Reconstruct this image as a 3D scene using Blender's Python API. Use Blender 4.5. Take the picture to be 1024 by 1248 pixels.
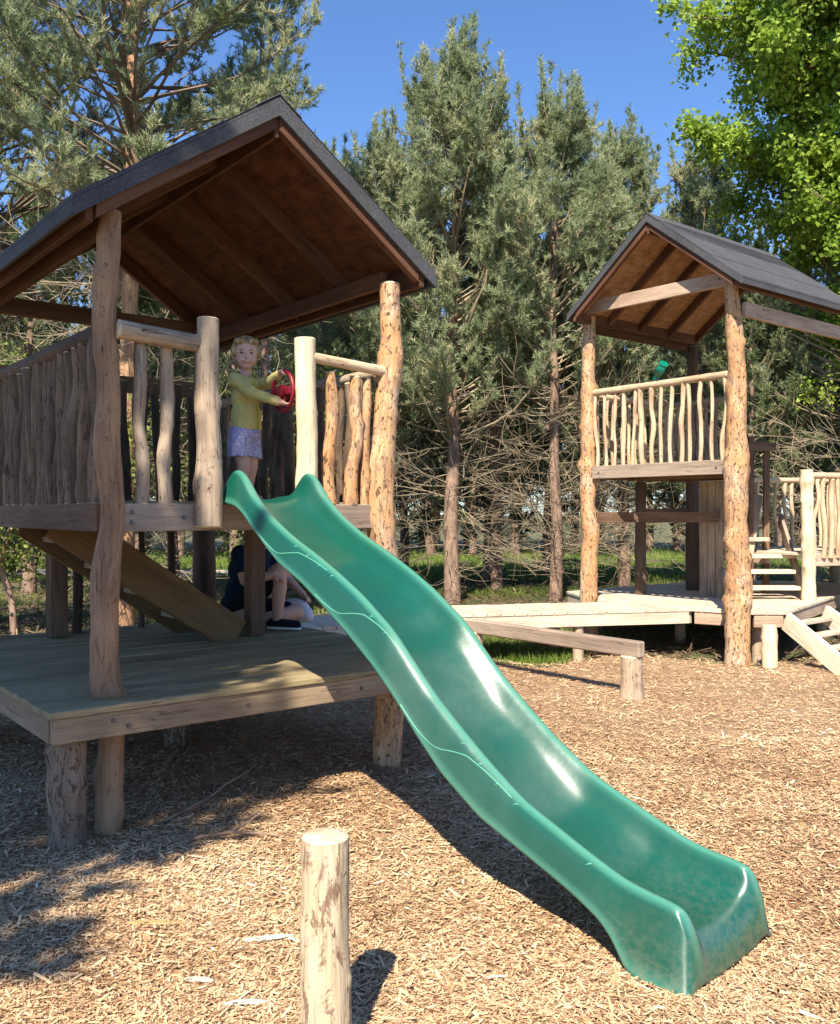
import bpy, bmesh, math, random
import numpy as np
from mathutils import Vector, Matrix, noise

# ------------------------------------------------------------------ camera, light
S = bpy.context.scene
for o in list(bpy.data.objects): bpy.data.objects.remove(o)
COL = S.collection
R = math.radians
cam = bpy.data.objects.new('camera', bpy.data.cameras.new('camera')); COL.objects.link(cam)
cam.location = (0, 0, 1.5); cam.rotation_euler = (R(90), 0, 0)
cam.data.sensor_fit = 'HORIZONTAL'; cam.data.sensor_width = 36; cam.data.lens = 39.0
cam.data.clip_start = .05; cam.data.clip_end = 1000
S.camera = cam
SUN_EL = R(48); SUN_AZ = math.atan2(-.20, -.87)          # azimuth measured from +Y towards +X
W = bpy.data.worlds.new('World'); S.world = W; W.use_nodes = True
wn = W.node_tree
sky = wn.nodes.new('ShaderNodeTexSky'); sky.sky_type = 'NISHITA'; sky.sun_disc = False
sky.sun_elevation = SUN_EL; sky.sun_rotation = SUN_AZ; sky.altitude = 0
sky.air_density = 1.0; sky.dust_density = .1; sky.ozone_density = 5.0
tint = wn.nodes.new('ShaderNodeMix'); tint.data_type = 'RGBA'; tint.blend_type = 'MULTIPLY'; tint.inputs[0].default_value = 1
tint.inputs[7].default_value = (.80, .95, 1.13, 1)
wn.links.new(sky.outputs[0], tint.inputs[6]); wn.links.new(tint.outputs[2], wn.nodes['Background'].inputs[0])
wn.nodes['Background'].inputs[1].default_value = .090
sl = bpy.data.lights.new('sun', 'SUN'); sl.energy = 5.0; sl.angle = R(.5); sl.color = (1, .91, .76)
sun = bpy.data.objects.new('sun', sl); COL.objects.link(sun)
tosun = Vector((math.sin(SUN_AZ)*math.cos(SUN_EL), math.cos(SUN_AZ)*math.cos(SUN_EL), math.sin(SUN_EL)))
sun.rotation_euler = tosun.to_track_quat('Z', 'Y').to_euler()
S.view_settings.view_transform = 'Standard'; S.view_settings.look = 'None'
S.view_settings.exposure = 1.15; S.view_settings.gamma = 1
S.render.engine = 'CYCLES'

# ------------------------------------------------------------------ helpers
def tag(o, label=None, cat=None, group=None, kind=None):
    if label: o['label'] = label
    if cat: o['category'] = cat
    if group: o['group'] = group
    if kind: o['kind'] = kind
    return o
def empty(name, loc=(0, 0, 0), rz=0):
    o = bpy.data.objects.new(name, None); COL.objects.link(o)
    o.location = loc; o.rotation_euler = (0, 0, rz); o.empty_display_size = .1
    return o
def link(name, me, parent=None):
    o = bpy.data.objects.new(name, me); COL.objects.link(o)
    if parent: o.parent = parent
    return o
def copy_tree(o, parent=None):
    c = o.copy(); COL.objects.link(c)
    if parent: c.parent = parent
    for ch in [x for x in bpy.data.objects if x.parent == o]: copy_tree(ch, c)
    return c

def catmull(pts, step):
    pts = [Vector(p) for p in pts]
    if len(pts) == 2:
        n = max(2, int((pts[1]-pts[0]).length/step)+1)
        return [(pts[0].lerp(pts[1], i/n), i/n) for i in range(n+1)]
    out = []; m = len(pts)
    for i in range(m-1):
        p0 = pts[max(i-1, 0)]; p1 = pts[i]; p2 = pts[i+1]; p3 = pts[min(i+2, m-1)]
        n = max(1, int((p2-p1).length/step))
        for k in range(n):
            t = k/n
            q = .5*((2*p1)+(p2-p0)*t+(2*p0-5*p1+4*p2-p3)*t*t+(3*p1-p0-3*p2+p3)*t**3)
            out.append((q, i+t))
    out.append((pts[-1], m-1))
    return out

class MB:
    def __init__(s): s.v = []; s.f = []; s.mi = []; s.wd = []; s.kn = []
    def add(s, vs, fs, wds, kn=0, mi=0):
        b = len(s.v)
        s.v += [tuple(v) for v in vs]; s.wd += [tuple(w) for w in wds]
        s.kn += (kn if isinstance(kn, list) else [kn]*len(vs))
        for f in fs: s.f.append(tuple(i+b for i in f)); s.mi.append(mi)
        return b
    def hexa(s, p, mi=0, grain=None):
        """8 corners: bottom 4 (ccw) then top 4"""
        p = [Vector(q) for q in p]
        ex = p[1]-p[0]; ey = p[3]-p[0]; ez = p[4]-p[0]
        L = [ex.length, ey.length, ez.length]
        g = L.index(max(L)) if grain is None else grain
        others = [i for i in range(3) if i != g]
        off = (random.uniform(0, 50), random.uniform(0, 50), random.uniform(0, 50))
        cs = [(0,0,0),(1,0,0),(1,1,0),(0,1,0),(0,0,1),(1,0,1),(1,1,1),(0,1,1)]
        wds = [(off[0]+c[others[0]]*L[others[0]], off[1]+c[others[1]]*L[others[1]], off[2]+c[g]*L[g]) for c in cs]
        s.add(p, [(3,2,1,0),(4,5,6,7),(0,1,5,4),(1,2,6,5),(2,3,7,6),(3,0,4,7)], wds, 0, mi)
    def abox(s, x0, x1, y0, y1, z0, z1, mi=0, grain=None):
        s.hexa([(x0,y0,z0),(x1,y0,z0),(x1,y1,z0),(x0,y1,z0),(x0,y0,z1),(x1,y0,z1),(x1,y1,z1),(x0,y1,z1)], mi, grain)
    def beam(s, p0, p1, w, h, up=(0, 0, 1), mi=0):
        p0 = Vector(p0); p1 = Vector(p1); a = (p1-p0).normalized(); up = Vector(up)
        sd = a.cross(up).normalized(); u = sd.cross(a).normalized()
        q = []
        for uu in (-h/2, h/2):
            q += [p0+sd*w/2+u*uu, p1+sd*w/2+u*uu, p1-sd*w/2+u*uu, p0-sd*w/2+u*uu]
        s.hexa(q, mi, 0)
    def log(s, pts, rad, sides=14, step=.035, seed=0, knots=6, rough=.05, ends=(1, 1), endmi=1, knot_h=.25, mi=0):
        """crooked round pole with swellings and knot stubs; rad is a number or one per point"""
        rn = random.Random(seed)
        cp = catmull(pts, step)
        if not isinstance(rad, (list, tuple)): rad = [rad]*len(pts)
        if len(pts) == 2 and len(rad) == 2: rf = lambda t: rad[0]+(rad[1]-rad[0])*t
        else: rf = lambda t: rad[min(int(t), len(rad)-1)]*(1-(t-int(t)))+rad[min(int(t)+1, len(rad)-1)]*(t-int(t))
        n = len(cp); Ls = [0]
        for i in range(1, n): Ls.append(Ls[-1]+(cp[i][0]-cp[i-1][0]).length)
        tot = Ls[-1]
        ks = []
        for k in range(knots):
            ks.append((rn.uniform(.03, .97)*tot, rn.uniform(0, 6.28), rn.choice([rn.uniform(.18, .35), rn.uniform(.3, .6)]), rn.uniform(.5, 1.2)))
        off = rn.uniform(0, 80)
        t0 = (cp[1][0]-cp[0][0]).normalized()
        ref = Vector((1, 0, 0)) if abs(t0.x) < .8 else Vector((0, 1, 0))
        N = t0.cross(ref).normalized()
        vs = []; wd = []; kn = []
        for i, (c, t) in enumerate(cp):
            T = (cp[min(i+1, n-1)][0]-cp[max(i-1, 0)][0]).normalized()
            N = (N-T*N.dot(T)).normalized(); B = T.cross(N)
            r0 = rf(t)
            for j in range(sides):
                a = 2*math.pi*j/sides; ca, sa = math.cos(a), math.sin(a)
                nz = noise.noise(Vector((ca*1.2+off, sa*1.2, Ls[i]*5)))*rough*.9+noise.noise(Vector((ca*2.5, sa*2.5+off, Ls[i]*9)))*rough*.9+noise.noise(Vector((ca*5, sa*5+off, Ls[i]*34)))*rough*.5
                kk = 0; kd = 0
                for (kl, ka, ks_, kh) in ks:
                    da = (a-ka+math.pi) % (2*math.pi)-math.pi
                    dd = ((Ls[i]-kl)/(r0*ks_*1.3))**2+(da/(ks_*.75))**2
                    if dd < 6:
                        g = math.exp(-dd); kk += g*kh*knot_h; kd = max(kd, math.exp(-dd*2.2)*kh)
                    ring = ((Ls[i]-kl)/(r0*.9))**2
                    if ring < 5: kk += math.exp(-ring)*kh*knot_h*.16
                r = r0*(1+nz+kk)
                vs.append(c+N*ca*r+B*sa*r); wd.append((ca*r0+off, sa*r0+off*.7, Ls[i]+off*1.3)); kn.append(kd)
        fs = []
        for i in range(n-1):
            for j in range(sides):
                k = (j+1) % sides
                fs.append((i*sides+j, i*sides+k, (i+1)*sides+k, (i+1)*sides+j))
        s.add(vs, fs, wd, kn, mi)
        for e, i0 in ((0, 0), (1, n-1)):
            if not ends[e]: continue
            c = cp[i0][0]; T = (cp[1][0]-cp[0][0]).normalized()*-1 if e == 0 else (cp[-1][0]-cp[-2][0]).normalized()
            ring = [Vector(v) for v in vs[i0*sides:(i0+1)*sides]]
            vv = []; ww = []
            for (sc, up) in ((1, 0), (.93, .006), (.5, .008)):
                for v in ring:
                    q = c+(v-c)*sc+T*up; vv.append(q)
                    d = (v-c)*sc; ww.append((d.x*3+off, d.y*3, d.z*3))
            vv.append(c+T*.008); ww.append((off, 0, 0))
            ff = []
            for q in range(2):
                for j in range(sides):
                    k = (j+1) % sides; f = (q*sides+j, q*sides+k, (q+1)*sides+k, (q+1)*sides+j)
                    ff.append(f if e else f[::-1])
            for j in range(sides):
                f = (2*sides+j, 2*sides+(j+1) % sides, 3*sides); ff.append(f if e else f[::-1])
            s.add(vv, ff, ww, 0, endmi)
    def tube(s, pts, r0, r1, sides=4, mi=0, cap=False):
        n = len(pts); T0 = (pts[-1]-pts[0]).normalized()
        ref = Vector((0, 0, 1)) if abs(T0.z) < .8 else Vector((1, 0, 0))
        N = T0.cross(ref).normalized(); B = T0.cross(N)
        vs = []; wd = []; L = 0; o = random.uniform(0, 40)
        for i, p in enumerate(pts):
            if i: L += (p-pts[i-1]).length
            r = r0+(r1-r0)*i/(n-1)
            for j in range(sides):
                a = 6.2832*j/sides; d = N*math.cos(a)*r+B*math.sin(a)*r
                vs.append(p+d); wd.append((d.x+o, d.y, L+o))
        fs = [(i*sides+j, i*sides+(j+1) % sides, (i+1)*sides+(j+1) % sides, (i+1)*sides+j) for i in range(n-1) for j in range(sides)]
        if cap: fs += [tuple(range(sides))[::-1], tuple(range((n-1)*sides, n*sides))]
        s.add(vs, fs, wd, 0, mi)
    def ell(s, c, r, rot=None, seg=14, ring=9, mi=0):
        c = Vector(c); vs = []; wd = []
        for i in range(ring+1):
            th = math.pi*i/ring
            for j in range(seg):
                ph = 2*math.pi*j/seg
                p = Vector((r[0]*math.sin(th)*math.cos(ph), r[1]*math.sin(th)*math.sin(ph), r[2]*math.cos(th)))
                if rot: p = rot @ p
                vs.append(c+p); wd.append(p)
        fs = [((i+1)*seg+j, (i+1)*seg+(j+1) % seg, i*seg+(j+1) % seg, i*seg+j) for i in range(ring) for j in range(seg)]
        s.add(vs, fs, wd, 0, mi)
    def cap(s, p0, r0, p1, r1, seg=12, mi=0):
        """tapered capsule"""
        p0 = Vector(p0); p1 = Vector(p1); T = (p1-p0); L = T.length; T.normalize()
        ref = Vector((0, 0, 1)) if abs(T.z) < .8 else Vector((1, 0, 0))
        N = T.cross(ref).normalized(); B = T.cross(N)
        rows = []
        for i in range(1, 5): a = math.pi/2*i/4; rows.append((-math.cos(a)*r0, math.sin(a)*r0))
        for i in range(0, 4): a = math.pi/2*i/4; rows.append((L+math.sin(a)*r1, math.cos(a)*r1))
        vs = [p0-T*r0]
        for (l, r) in rows:
            for j in range(seg):
                a = 6.28318*j/seg; vs.append(p0+T*l+N*math.cos(a)*r+B*math.sin(a)*r)
        vs.append(p1+T*r1); m = len(rows)
        fs = [(0, 1+(j+1) % seg, 1+j) for j in range(seg)]
        for i in range(m-1):
            for j in range(seg):
                k = (j+1) % seg; fs.append((1+i*seg+j, 1+i*seg+k, 1+(i+1)*seg+k, 1+(i+1)*seg+j))
        fs += [(1+(m-1)*seg+j, 1+(m-1)*seg+(j+1) % seg, len(vs)-1) for j in range(seg)]
        s.add(vs, fs, [(v-p0) for v in vs[:]], 0, mi)
    def chain(s, pts, rs, **k):
        for i in range(len(pts)-1): s.cap(pts[i], rs[i], pts[i+1], rs[i+1], **k)
    def mesh(s, name, mats, smooth=False, normals=True):
        me = bpy.data.meshes.new(name); me.from_pydata(s.v, [], s.f)
        for m in (mats if isinstance(mats, (list, tuple)) else [mats]): me.materials.append(m)
        me.polygons.foreach_set('material_index', s.mi)
        if smooth: me.polygons.foreach_set('use_smooth', [True]*len(s.f))
        a = me.attributes.new('wd', 'FLOAT_VECTOR', 'POINT'); a.data.foreach_set('vector', [c for w in s.wd for c in w])
        a = me.attributes.new('kn', 'FLOAT', 'POINT'); a.data.foreach_set('value', s.kn)
        if normals:
            bm = bmesh.new(); bm.from_mesh(me); bmesh.ops.recalc_face_normals(bm, faces=bm.faces); bm.to_mesh(me); bm.free()
        me.update()
        return me
    def build(s, name, mats, parent=None, smooth=False, bevel=0, normals=True):
        o = link(name, s.mesh(name, mats, smooth, normals), parent)
        if bevel:
            b = o.modifiers.new('bevel', 'BEVEL'); b.width = bevel; b.segments = 1; b.limit_method = 'ANGLE'
        return o
    def voxel(s, name, mat, parent, size, smooth=4, disp=None):
        """grow one continuous skin round the overlapping volumes"""
        me = s.mesh(name, mat, True, False); o = bpy.data.objects.new(name, me); COL.objects.link(o)
        m = o.modifiers.new('r', 'REMESH'); m.mode = 'VOXEL'; m.voxel_size = size; m.use_smooth_shade = True
        m = o.modifiers.new('s', 'SMOOTH'); m.factor = .5; m.iterations = smooth
        dg = bpy.context.evaluated_depsgraph_get(); dg.update()
        new = bpy.data.meshes.new_from_object(o.evaluated_get(dg))
        bpy.data.objects.remove(o); new.name = name
        if not new.materials: new.materials.append(mat)
        if disp:
            for v in new.vertices: v.co = disp(v.co.copy(), v.normal.copy())
        new.polygons.foreach_set('use_smooth', [True]*len(new.polygons)); new.update()
        return link(name, new, parent)

# ------------------------------------------------------------------ materials
def mat(name):
    m = bpy.data.materials.new(name); m.use_nodes = True; nt = m.node_tree
    b = nt.nodes['Principled BSDF']
    return m, nt, b
def N(nt, typ, **kw):
    n = nt.nodes.new(typ)
    for k, v in kw.items():
        if k in n.inputs: n.inputs[k].default_value = v
        else: setattr(n, k, v)
    return n
def ramp(nt, fac, stops):
    r = nt.nodes.new('ShaderNodeValToRGB'); nt.links.new(fac, r.inputs[0])
    e = r.color_ramp.elements
    while len(e) < len(stops): e.new(.5)
    for i, (p, c) in enumerate(stops):
        e[i].position = p; e[i].color = (c[0], c[1], c[2], 1) if isinstance(c, (tuple, list)) else (c, c, c, 1)
    return r.outputs[0]
def mix(nt, fac, a, b, blend='MIX'):
    m = nt.nodes.new('ShaderNodeMix'); m.data_type = 'RGBA'; m.blend_type = blend
    for s_, v in ((m.inputs[0], fac), (m.inputs[6], a), (m.inputs[7], b)):
        if hasattr(v, 'is_output'): nt.links.new(v, s_)
        elif isinstance(v, (tuple, list)): s_.default_value = (*v, 1)
        else: s_.default_value = v
    return m.outputs[2]
def mapped(nt, src, scale):
    m = nt.nodes.new('ShaderNodeMapping'); m.inputs['Scale'].default_value = scale; nt.links.new(src, m.inputs[0])
    return m.outputs[0]
def nz(nt, vec, scale, detail=4, rough=.6, dist=0):
    n = N(nt, 'ShaderNodeTexNoise', Scale=scale, Detail=detail, Roughness=rough, Distortion=dist)
    nt.links.new(vec, n.inputs['Vector']); return n.outputs[0]
def attr(nt, name, out='Vector'):
    a = nt.nodes.new('ShaderNodeAttribute'); a.attribute_name = name; return a.outputs[out]

def wood(name, cols, grain=1., spots=.0, knotcol=(.05, .025, .012), rough=.8, bump=.35, patch=(5, 5, 2.2), barkcol=None, bark=.0):
    """cols: three colours from weathered to fresh"""
    m, nt, b = mat(name); wd = attr(nt, 'wd')
    g = nz(nt, mapped(nt, wd, (70*grain, 70*grain, 3.5*grain)), 1, 5, .65, .4)
    p = nz(nt, mapped(nt, wd, patch), 1, 3, .6)
    c = ramp(nt, p, [(.32, cols[0]), (.5, cols[1]), (.68, cols[2])])
    ck = nz(nt, mapped(nt, wd, (26, 26, 1.3)), 1, 3, .55, .25); ckm = nz(nt, mapped(nt, wd, (7, 7, 3)), 1, 2, .5)
    ckf = mix(nt, 1, ramp(nt, ck, [(.484, 0), (.5, 1), (.516, 0)]), ramp(nt, ckm, [(.42, 0), (.58, .8)]), 'MULTIPLY')
    c = mix(nt, ckf, c, tuple(.28*v for v in cols[0]))
    gr = ramp(nt, g, [(.3, .55), (.5, .95), (.7, 1.15)])
    c = mix(nt, .75, c, gr, 'MULTIPLY')
    if bark:
        q = nz(nt, mapped(nt, wd, (20, 20, 8)), 1, 6, .75, .8)
        f = ramp(nt, q, [(.96-bark, 0), (1.02-bark, .9)])
        c = mix(nt, f, c, barkcol or (.09, .05, .035))
    if spots:
        q = nz(nt, mapped(nt, wd, (55, 55, 26)), 1, 3, .55, .6)
        f = ramp(nt, q, [(.94-spots, 0), (1.0-spots, .85)])
        c = mix(nt, f, c, knotcol)
    kmul = N(nt, 'ShaderNodeMath', operation='MULTIPLY'); nt.links.new(attr(nt, 'kn', 'Fac'), kmul.inputs[0])
    nt.links.new(ramp(nt, nz(nt, mapped(nt, wd, (90, 90, 60)), 1, 4, .7), [(.35, .35), (.65, 1.3)]), kmul.inputs[1])
    kf = ramp(nt, kmul.outputs[0], [(.3, 0), (.8, .85)])
    c = mix(nt, kf, c, knotcol)
    nt.links.new(c, b.inputs['Base Color']); b.inputs['Roughness'].default_value = rough
    b.inputs['Specular IOR Level'].default_value = .25
    bp = N(nt, 'ShaderNodeBump', Strength=bump, Distance=.006)
    nt.links.new(g, bp.inputs['Height']); nt.links.new(bp.outputs[0], b.inputs['Normal'])
    return m
def plain(name, col, rough=.6, var=.15, scale=20, spec=.3, bump=0, sub=0):
    m, nt, b = mat(name)
    tc = nt.nodes.new('ShaderNodeTexCoord')
    n = nz(nt, tc.outputs['Object'], scale, 4, .6)
    c = mix(nt, 1, col, ramp(nt, n, [(.3, 1-var), (.7, 1+var)]), 'MULTIPLY')
    nt.links.new(c, b.inputs['Base Color']); b.inputs['Roughness'].default_value = rough
    b.inputs['Specular IOR Level'].default_value = spec
    if sub: b.inputs['Subsurface Weight'].default_value = sub; b.inputs['Subsurface Radius'].default_value = (.01, .004, .002)
    if bump:
        bp = N(nt, 'ShaderNodeBump', Strength=bump, Distance=.003); nt.links.new(n, bp.inputs['Height']); nt.links.new(bp.outputs[0], b.inputs['Normal'])
    return m
def foliage(name, stops, trans=.35, rough=.55):
    m, nt, b = mat(name)
    c = ramp(nt, attr(nt, 'cr', 'Fac'), stops)
    nt.links.new(c, b.inputs['Base Color']); b.inputs['Roughness'].default_value = rough; b.inputs['Specular IOR Level'].default_value = .25
    t = nt.nodes.new('ShaderNodeBsdfTranslucent'); nt.links.new(c, t.inputs[0])
    ms = nt.nodes.new('ShaderNodeMixShader'); ms.inputs[0].default_value = trans
    nt.links.new(b.outputs[0], ms.inputs[1]); nt.links.new(t.outputs[0], ms.inputs[2])
    nt.links.new(ms.outputs[0], nt.nodes['Material Output'].inputs[0])
    return m

M = {}
M['pole'] = wood('peeled_pine', [(.19, .105, .062), (.30, .178, .105), (.38, .235, .135)], 1, .30, barkcol=(.20, .105, .065), bark=.40, bump=.6)
M['pole_orange'] = wood('orange_pine', [(.54, .39, .26), (.50, .29, .14), (.44, .21, .09)], 1, .37, barkcol=(.27, .16, .105), bark=.44, bump=.6)
M['pole_cream'] = wood('cream_pine', [(.58, .47, .30), (.66, .54, .36), (.70, .60, .42)], 1, .27, bump=.4)
M['pole_grey'] = wood('weathered_pole', [(.25, .19, .14), (.40, .30, .21), (.50, .38, .26)], 1, .31, barkcol=(.16, .11, .08), bark=.38, bump=.6)
M['pole_dark'] = wood('dark_pole', [(.07, .045, .032), (.105, .068, .047), (.14, .092, .062)], 1, .3, barkcol=(.07, .045, .03), bark=.4, bump=.6)
M['leg'] = wood('leg_pole', [(.15, .10, .07), (.24, .17, .12), (.32, .24, .165)], 1, .36, barkcol=(.10, .065, .045), bark=.43, bump=.8)
M['end'] = wood('end_grain', [(.48, .36, .23), (.62, .50, .34), (.70, .58, .40)], .5, .0, bump=.3)
M['end_dark'] = wood('dark_end_grain', [(.2, .14, .09), (.26, .18, .12), (.3, .2, .13)], .5, .0, bump=.3)
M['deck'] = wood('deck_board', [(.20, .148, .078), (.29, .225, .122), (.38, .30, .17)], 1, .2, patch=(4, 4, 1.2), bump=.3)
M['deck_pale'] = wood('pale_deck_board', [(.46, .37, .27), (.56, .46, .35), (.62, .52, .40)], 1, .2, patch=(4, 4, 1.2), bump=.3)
M['joist'] = wood('joist_timber', [(.19, .135, .085), (.29, .21, .135), (.36, .27, .175)], 1, .22, patch=(4, 4, 1.0), bump=.3)
M['beam'] = wood('brown_beam', [(.10, .055, .035), (.155, .09, .055), (.23, .145, .09)], 1, .2, patch=(4, 4, 1.0), bump=.3)
M['beam_grey'] = wood('grey_beam', [(.24, .175, .135), (.32, .245, .185), (.40, .31, .235)], 1, .2, patch=(4, 4, 1.0), bump=.3)
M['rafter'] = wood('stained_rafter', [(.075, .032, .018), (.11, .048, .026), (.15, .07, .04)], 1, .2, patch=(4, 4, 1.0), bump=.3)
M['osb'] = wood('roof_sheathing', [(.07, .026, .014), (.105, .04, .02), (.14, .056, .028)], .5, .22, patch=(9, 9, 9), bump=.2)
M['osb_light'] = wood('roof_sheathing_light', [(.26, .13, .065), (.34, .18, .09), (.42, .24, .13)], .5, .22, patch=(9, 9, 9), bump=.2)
M['tie'] = wood('pink_tie_beam', [(.34, .23, .16), (.45, .32, .23), (.52, .38, .28)], 1, .2, patch=(4, 4, 1), bump=.3)
M['stringer'] = wood('ochre_stringer', [(.12, .065, .028), (.17, .092, .038), (.21, .12, .05)], 1, .2, patch=(4, 4, 1), bump=.3)
M['white_wood'] = wood('bleached_board', [(.66, .58, .42), (.74, .66, .50), (.80, .72, .56)], 1, .2, patch=(4, 4, 1), bump=.2)
M['stick'] = wood('stick_baluster', [(.42, .28, .17), (.55, .40, .26), (.62, .47, .31)], 1, .3, bump=.4)
M['slab'] = wood('split_slab', [(.085, .055, .037), (.15, .10, .066), (.235, .16, .105)], 1, .3, barkcol=(.07, .045, .03), bark=.42, bump=.8)
M['stick_grey'] = wood('grey_baluster', [(.22, .16, .12), (.34, .26, .19), (.44, .34, .24)], 1, .3, barkcol=(.15, .1, .07), bark=.37, bump=.5)

def felt_mat():
    m, nt, b = mat('mineral_felt'); tc = nt.nodes.new('ShaderNodeTexCoord')
    n = nz(nt, tc.outputs['Object'], 260, 2, .6); n2 = nz(nt, tc.outputs['Object'], 3, 4, .6)
    c = mix(nt, 1, ramp(nt, n, [(.35, (.028, .028, .032)), (.6, (.065, .065, .072)), (.75, (.16, .16, .17))]), ramp(nt, n2, [(.3, .8), (.7, 1.25)]), 'MULTIPLY')
    nt.links.new(c, b.inputs['Base Color']); b.inputs['Roughness'].default_value = .9
    bp = N(nt, 'ShaderNodeBump', Strength=.5, Distance=.004); nt.links.new(n, bp.inputs['Height']); nt.links.new(bp.outputs[0], b.inputs['Normal'])
    return m
M['felt'] = felt_mat()

def slide_mat():
    m, nt, b = mat('green_plastic'); tc = nt.nodes.new('ShaderNodeTexCoord'); ob = tc.outputs['Object']
    n = nz(nt, ob, 5, 5, .6, .3); c = ramp(nt, n, [(.3, (.004, .066, .043)), (.55, (.005, .072, .048)), (.75, (.007, .082, .055))])
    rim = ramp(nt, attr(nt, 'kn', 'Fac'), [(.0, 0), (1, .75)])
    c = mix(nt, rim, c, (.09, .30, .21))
    # scuffs and dusty sand near the foot
    sc = nz(nt, mapped(nt, ob, (34, 22, 40)), 1, 8, .8, .3)
    foot = N(nt, 'ShaderNodeSeparateXYZ'); nt.links.new(ob, foot.inputs[0])
    fz = ramp(nt, foot.outputs[2], [(.0, .6), (.09, .28), (.25, .05), (.4, 0)])
    scf = ramp(nt, sc, [(.42, 0), (.66, 1)])
    mm = N(nt, 'ShaderNodeMath', operation='MULTIPLY'); nt.links.new(fz, mm.inputs[0]); nt.links.new(scf, mm.inputs[1])
    c = mix(nt, mm.outputs[0], c, (.22, .20, .13))
    nt.links.new(c, b.inputs['Base Color'])
    rr = ramp(nt, nz(nt, ob, 9, 6, .7), [(.3, .29), (.7, .38)])
    nt.links.new(rr, b.inputs['Roughness'])
    b.inputs['Anisotropic'].default_value = .86; b.inputs['Anisotropic Rotation'].default_value = .25; nt.links.new(attr(nt, 'wd'), b.inputs['Tangent'])
    b.inputs['Specular IOR Level'].default_value = .8
    bp = N(nt, 'ShaderNodeBump', Strength=.06, Distance=.01); nt.links.new(nz(nt, ob, 14, 3, .5), bp.inputs['Height']); nt.links.new(bp.outputs[0], b.inputs['Normal'])
    return m
M['slide'] = slide_mat()
M['pine_a'] = foliage('pine_needles', [(0, (.15, .20, .105)), (.45, (.32, .38, .21)), (.8, (.48, .50, .30)), (1, (.60, .54, .34))], .5)
M['pine_b'] = foliage('dark_pine_needles', [(0, (.07, .10, .045)), (.6, (.16, .20, .085)), (1, (.30, .31, .15))], .35)
M['leaf'] = foliage('bright_leaves', [(0, (.12, .20, .02)), (.5, (.29, .42, .06)), (1, (.50, .60, .12))], .55)
M['shrub'] = foliage('shrub_leaves', [(0, (.05, .08, .015)), (.5, (.15, .20, .04)), (1, (.32, .36, .10))], .4)
M['grass'] = foliage('grass_blades', [(0, (.055, .10, .012)), (.6, (.15, .24, .032)), (1, (.28, .35, .08))], .4)
M['chip'] = foliage('bark_chips', [(0, (.14, .058, .025)), (.25, (.38, .225, .118)), (.6, (.57, .39, .222)), (.93, (.66, .49, .31)), (1, (.80, .70, .54))], 0, .85)
M['bark'] = wood('pine_bark', [(.16, .10, .075), (.26, .17, .125), (.36, .24, .17)], .6, .33, knotcol=(.06, .04, .03), bump=.9, patch=(12, 12, 5))
M['bark_orange'] = wood('orange_bark', [(.24, .14, .09), (.36, .20, .11), (.44, .26, .14)], .6, .33, knotcol=(.09, .05, .03), bump=.9, patch=(12, 12, 5))
M['twig'] = wood('dead_twig', [(.21, .165, .11), (.29, .23, .155), (.37, .30, .205)], 1, 0, bump=.0)
M['twig_mid'] = wood('brown_twig', [(.15, .115, .08), (.22, .17, .12), (.28, .22, .15)], 1, 0, bump=.0)
M['twig_dark'] = wood('dark_limb', [(.10, .075, .055), (.15, .11, .08), (.2, .15, .11)], 1, 0, bump=.0)
M['skin'] = plain('skin', (.62, .36, .27), .55, .05, 30, .3, sub=.1)
M['skin_adult'] = plain('skin_adult', (.50, .29, .21), .55, .06, 30, .3)

# ------------------------------------------------------------------ ground
def gh(x, y): return .016*noise.noise(Vector((x*1.3, y*1.3, 0)))+.010*noise.noise(Vector((x*5, y*5, 3)))+.07*noise.noise(Vector((x*.25, y*.25, 9)))*max(0, min(1, (y-9)/6))
def sheet(name, xs, ys, z, m, kind='structure', inside=None):
    mb = MB(); nx = len(xs); vs = [(x, y, z+(gh(x, y) if inside is None else inside(x, y))) for y in ys for x in xs]
    fs = [(j*nx+i, j*nx+i+1, (j+1)*nx+i+1, (j+1)*nx+i) for j in range(len(ys)-1) for i in range(nx-1)]
    mb.add(vs, fs, vs)
    o = mb.build(name, m, smooth=True); tag(o, kind=kind); return o
def ground_mat():
    m, nt, b = mat('woodland_floor'); tc = nt.nodes.new('ShaderNodeTexCoord'); p = tc.outputs['Object']
    n1 = nz(nt, p, 1.1, 5, .6); n2 = nz(nt, p, 25, 5, .7)
    litter = ramp(nt, n2, [(.3, (.06, .045, .025)), (.6, (.14, .10, .055)), (.75, (.24, .19, .11))])
    gr = ramp(nt, n2, [(.3, (.035, .055, .012)), (.6, (.085, .12, .03)), (.75, (.15, .18, .05))])
    c = mix(nt, ramp(nt, n1, [(.4, 1), (.56, 0)]), gr, litter)
    nt.links.new(c, b.inputs['Base Color']); b.inputs['Roughness'].default_value = .95
    bp = N(nt, 'ShaderNodeBump', Strength=.8, Distance=.03); nt.links.new(n2, bp.inputs['Height']); nt.links.new(bp.outputs[0], b.inputs['Normal'])
    return m
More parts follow.
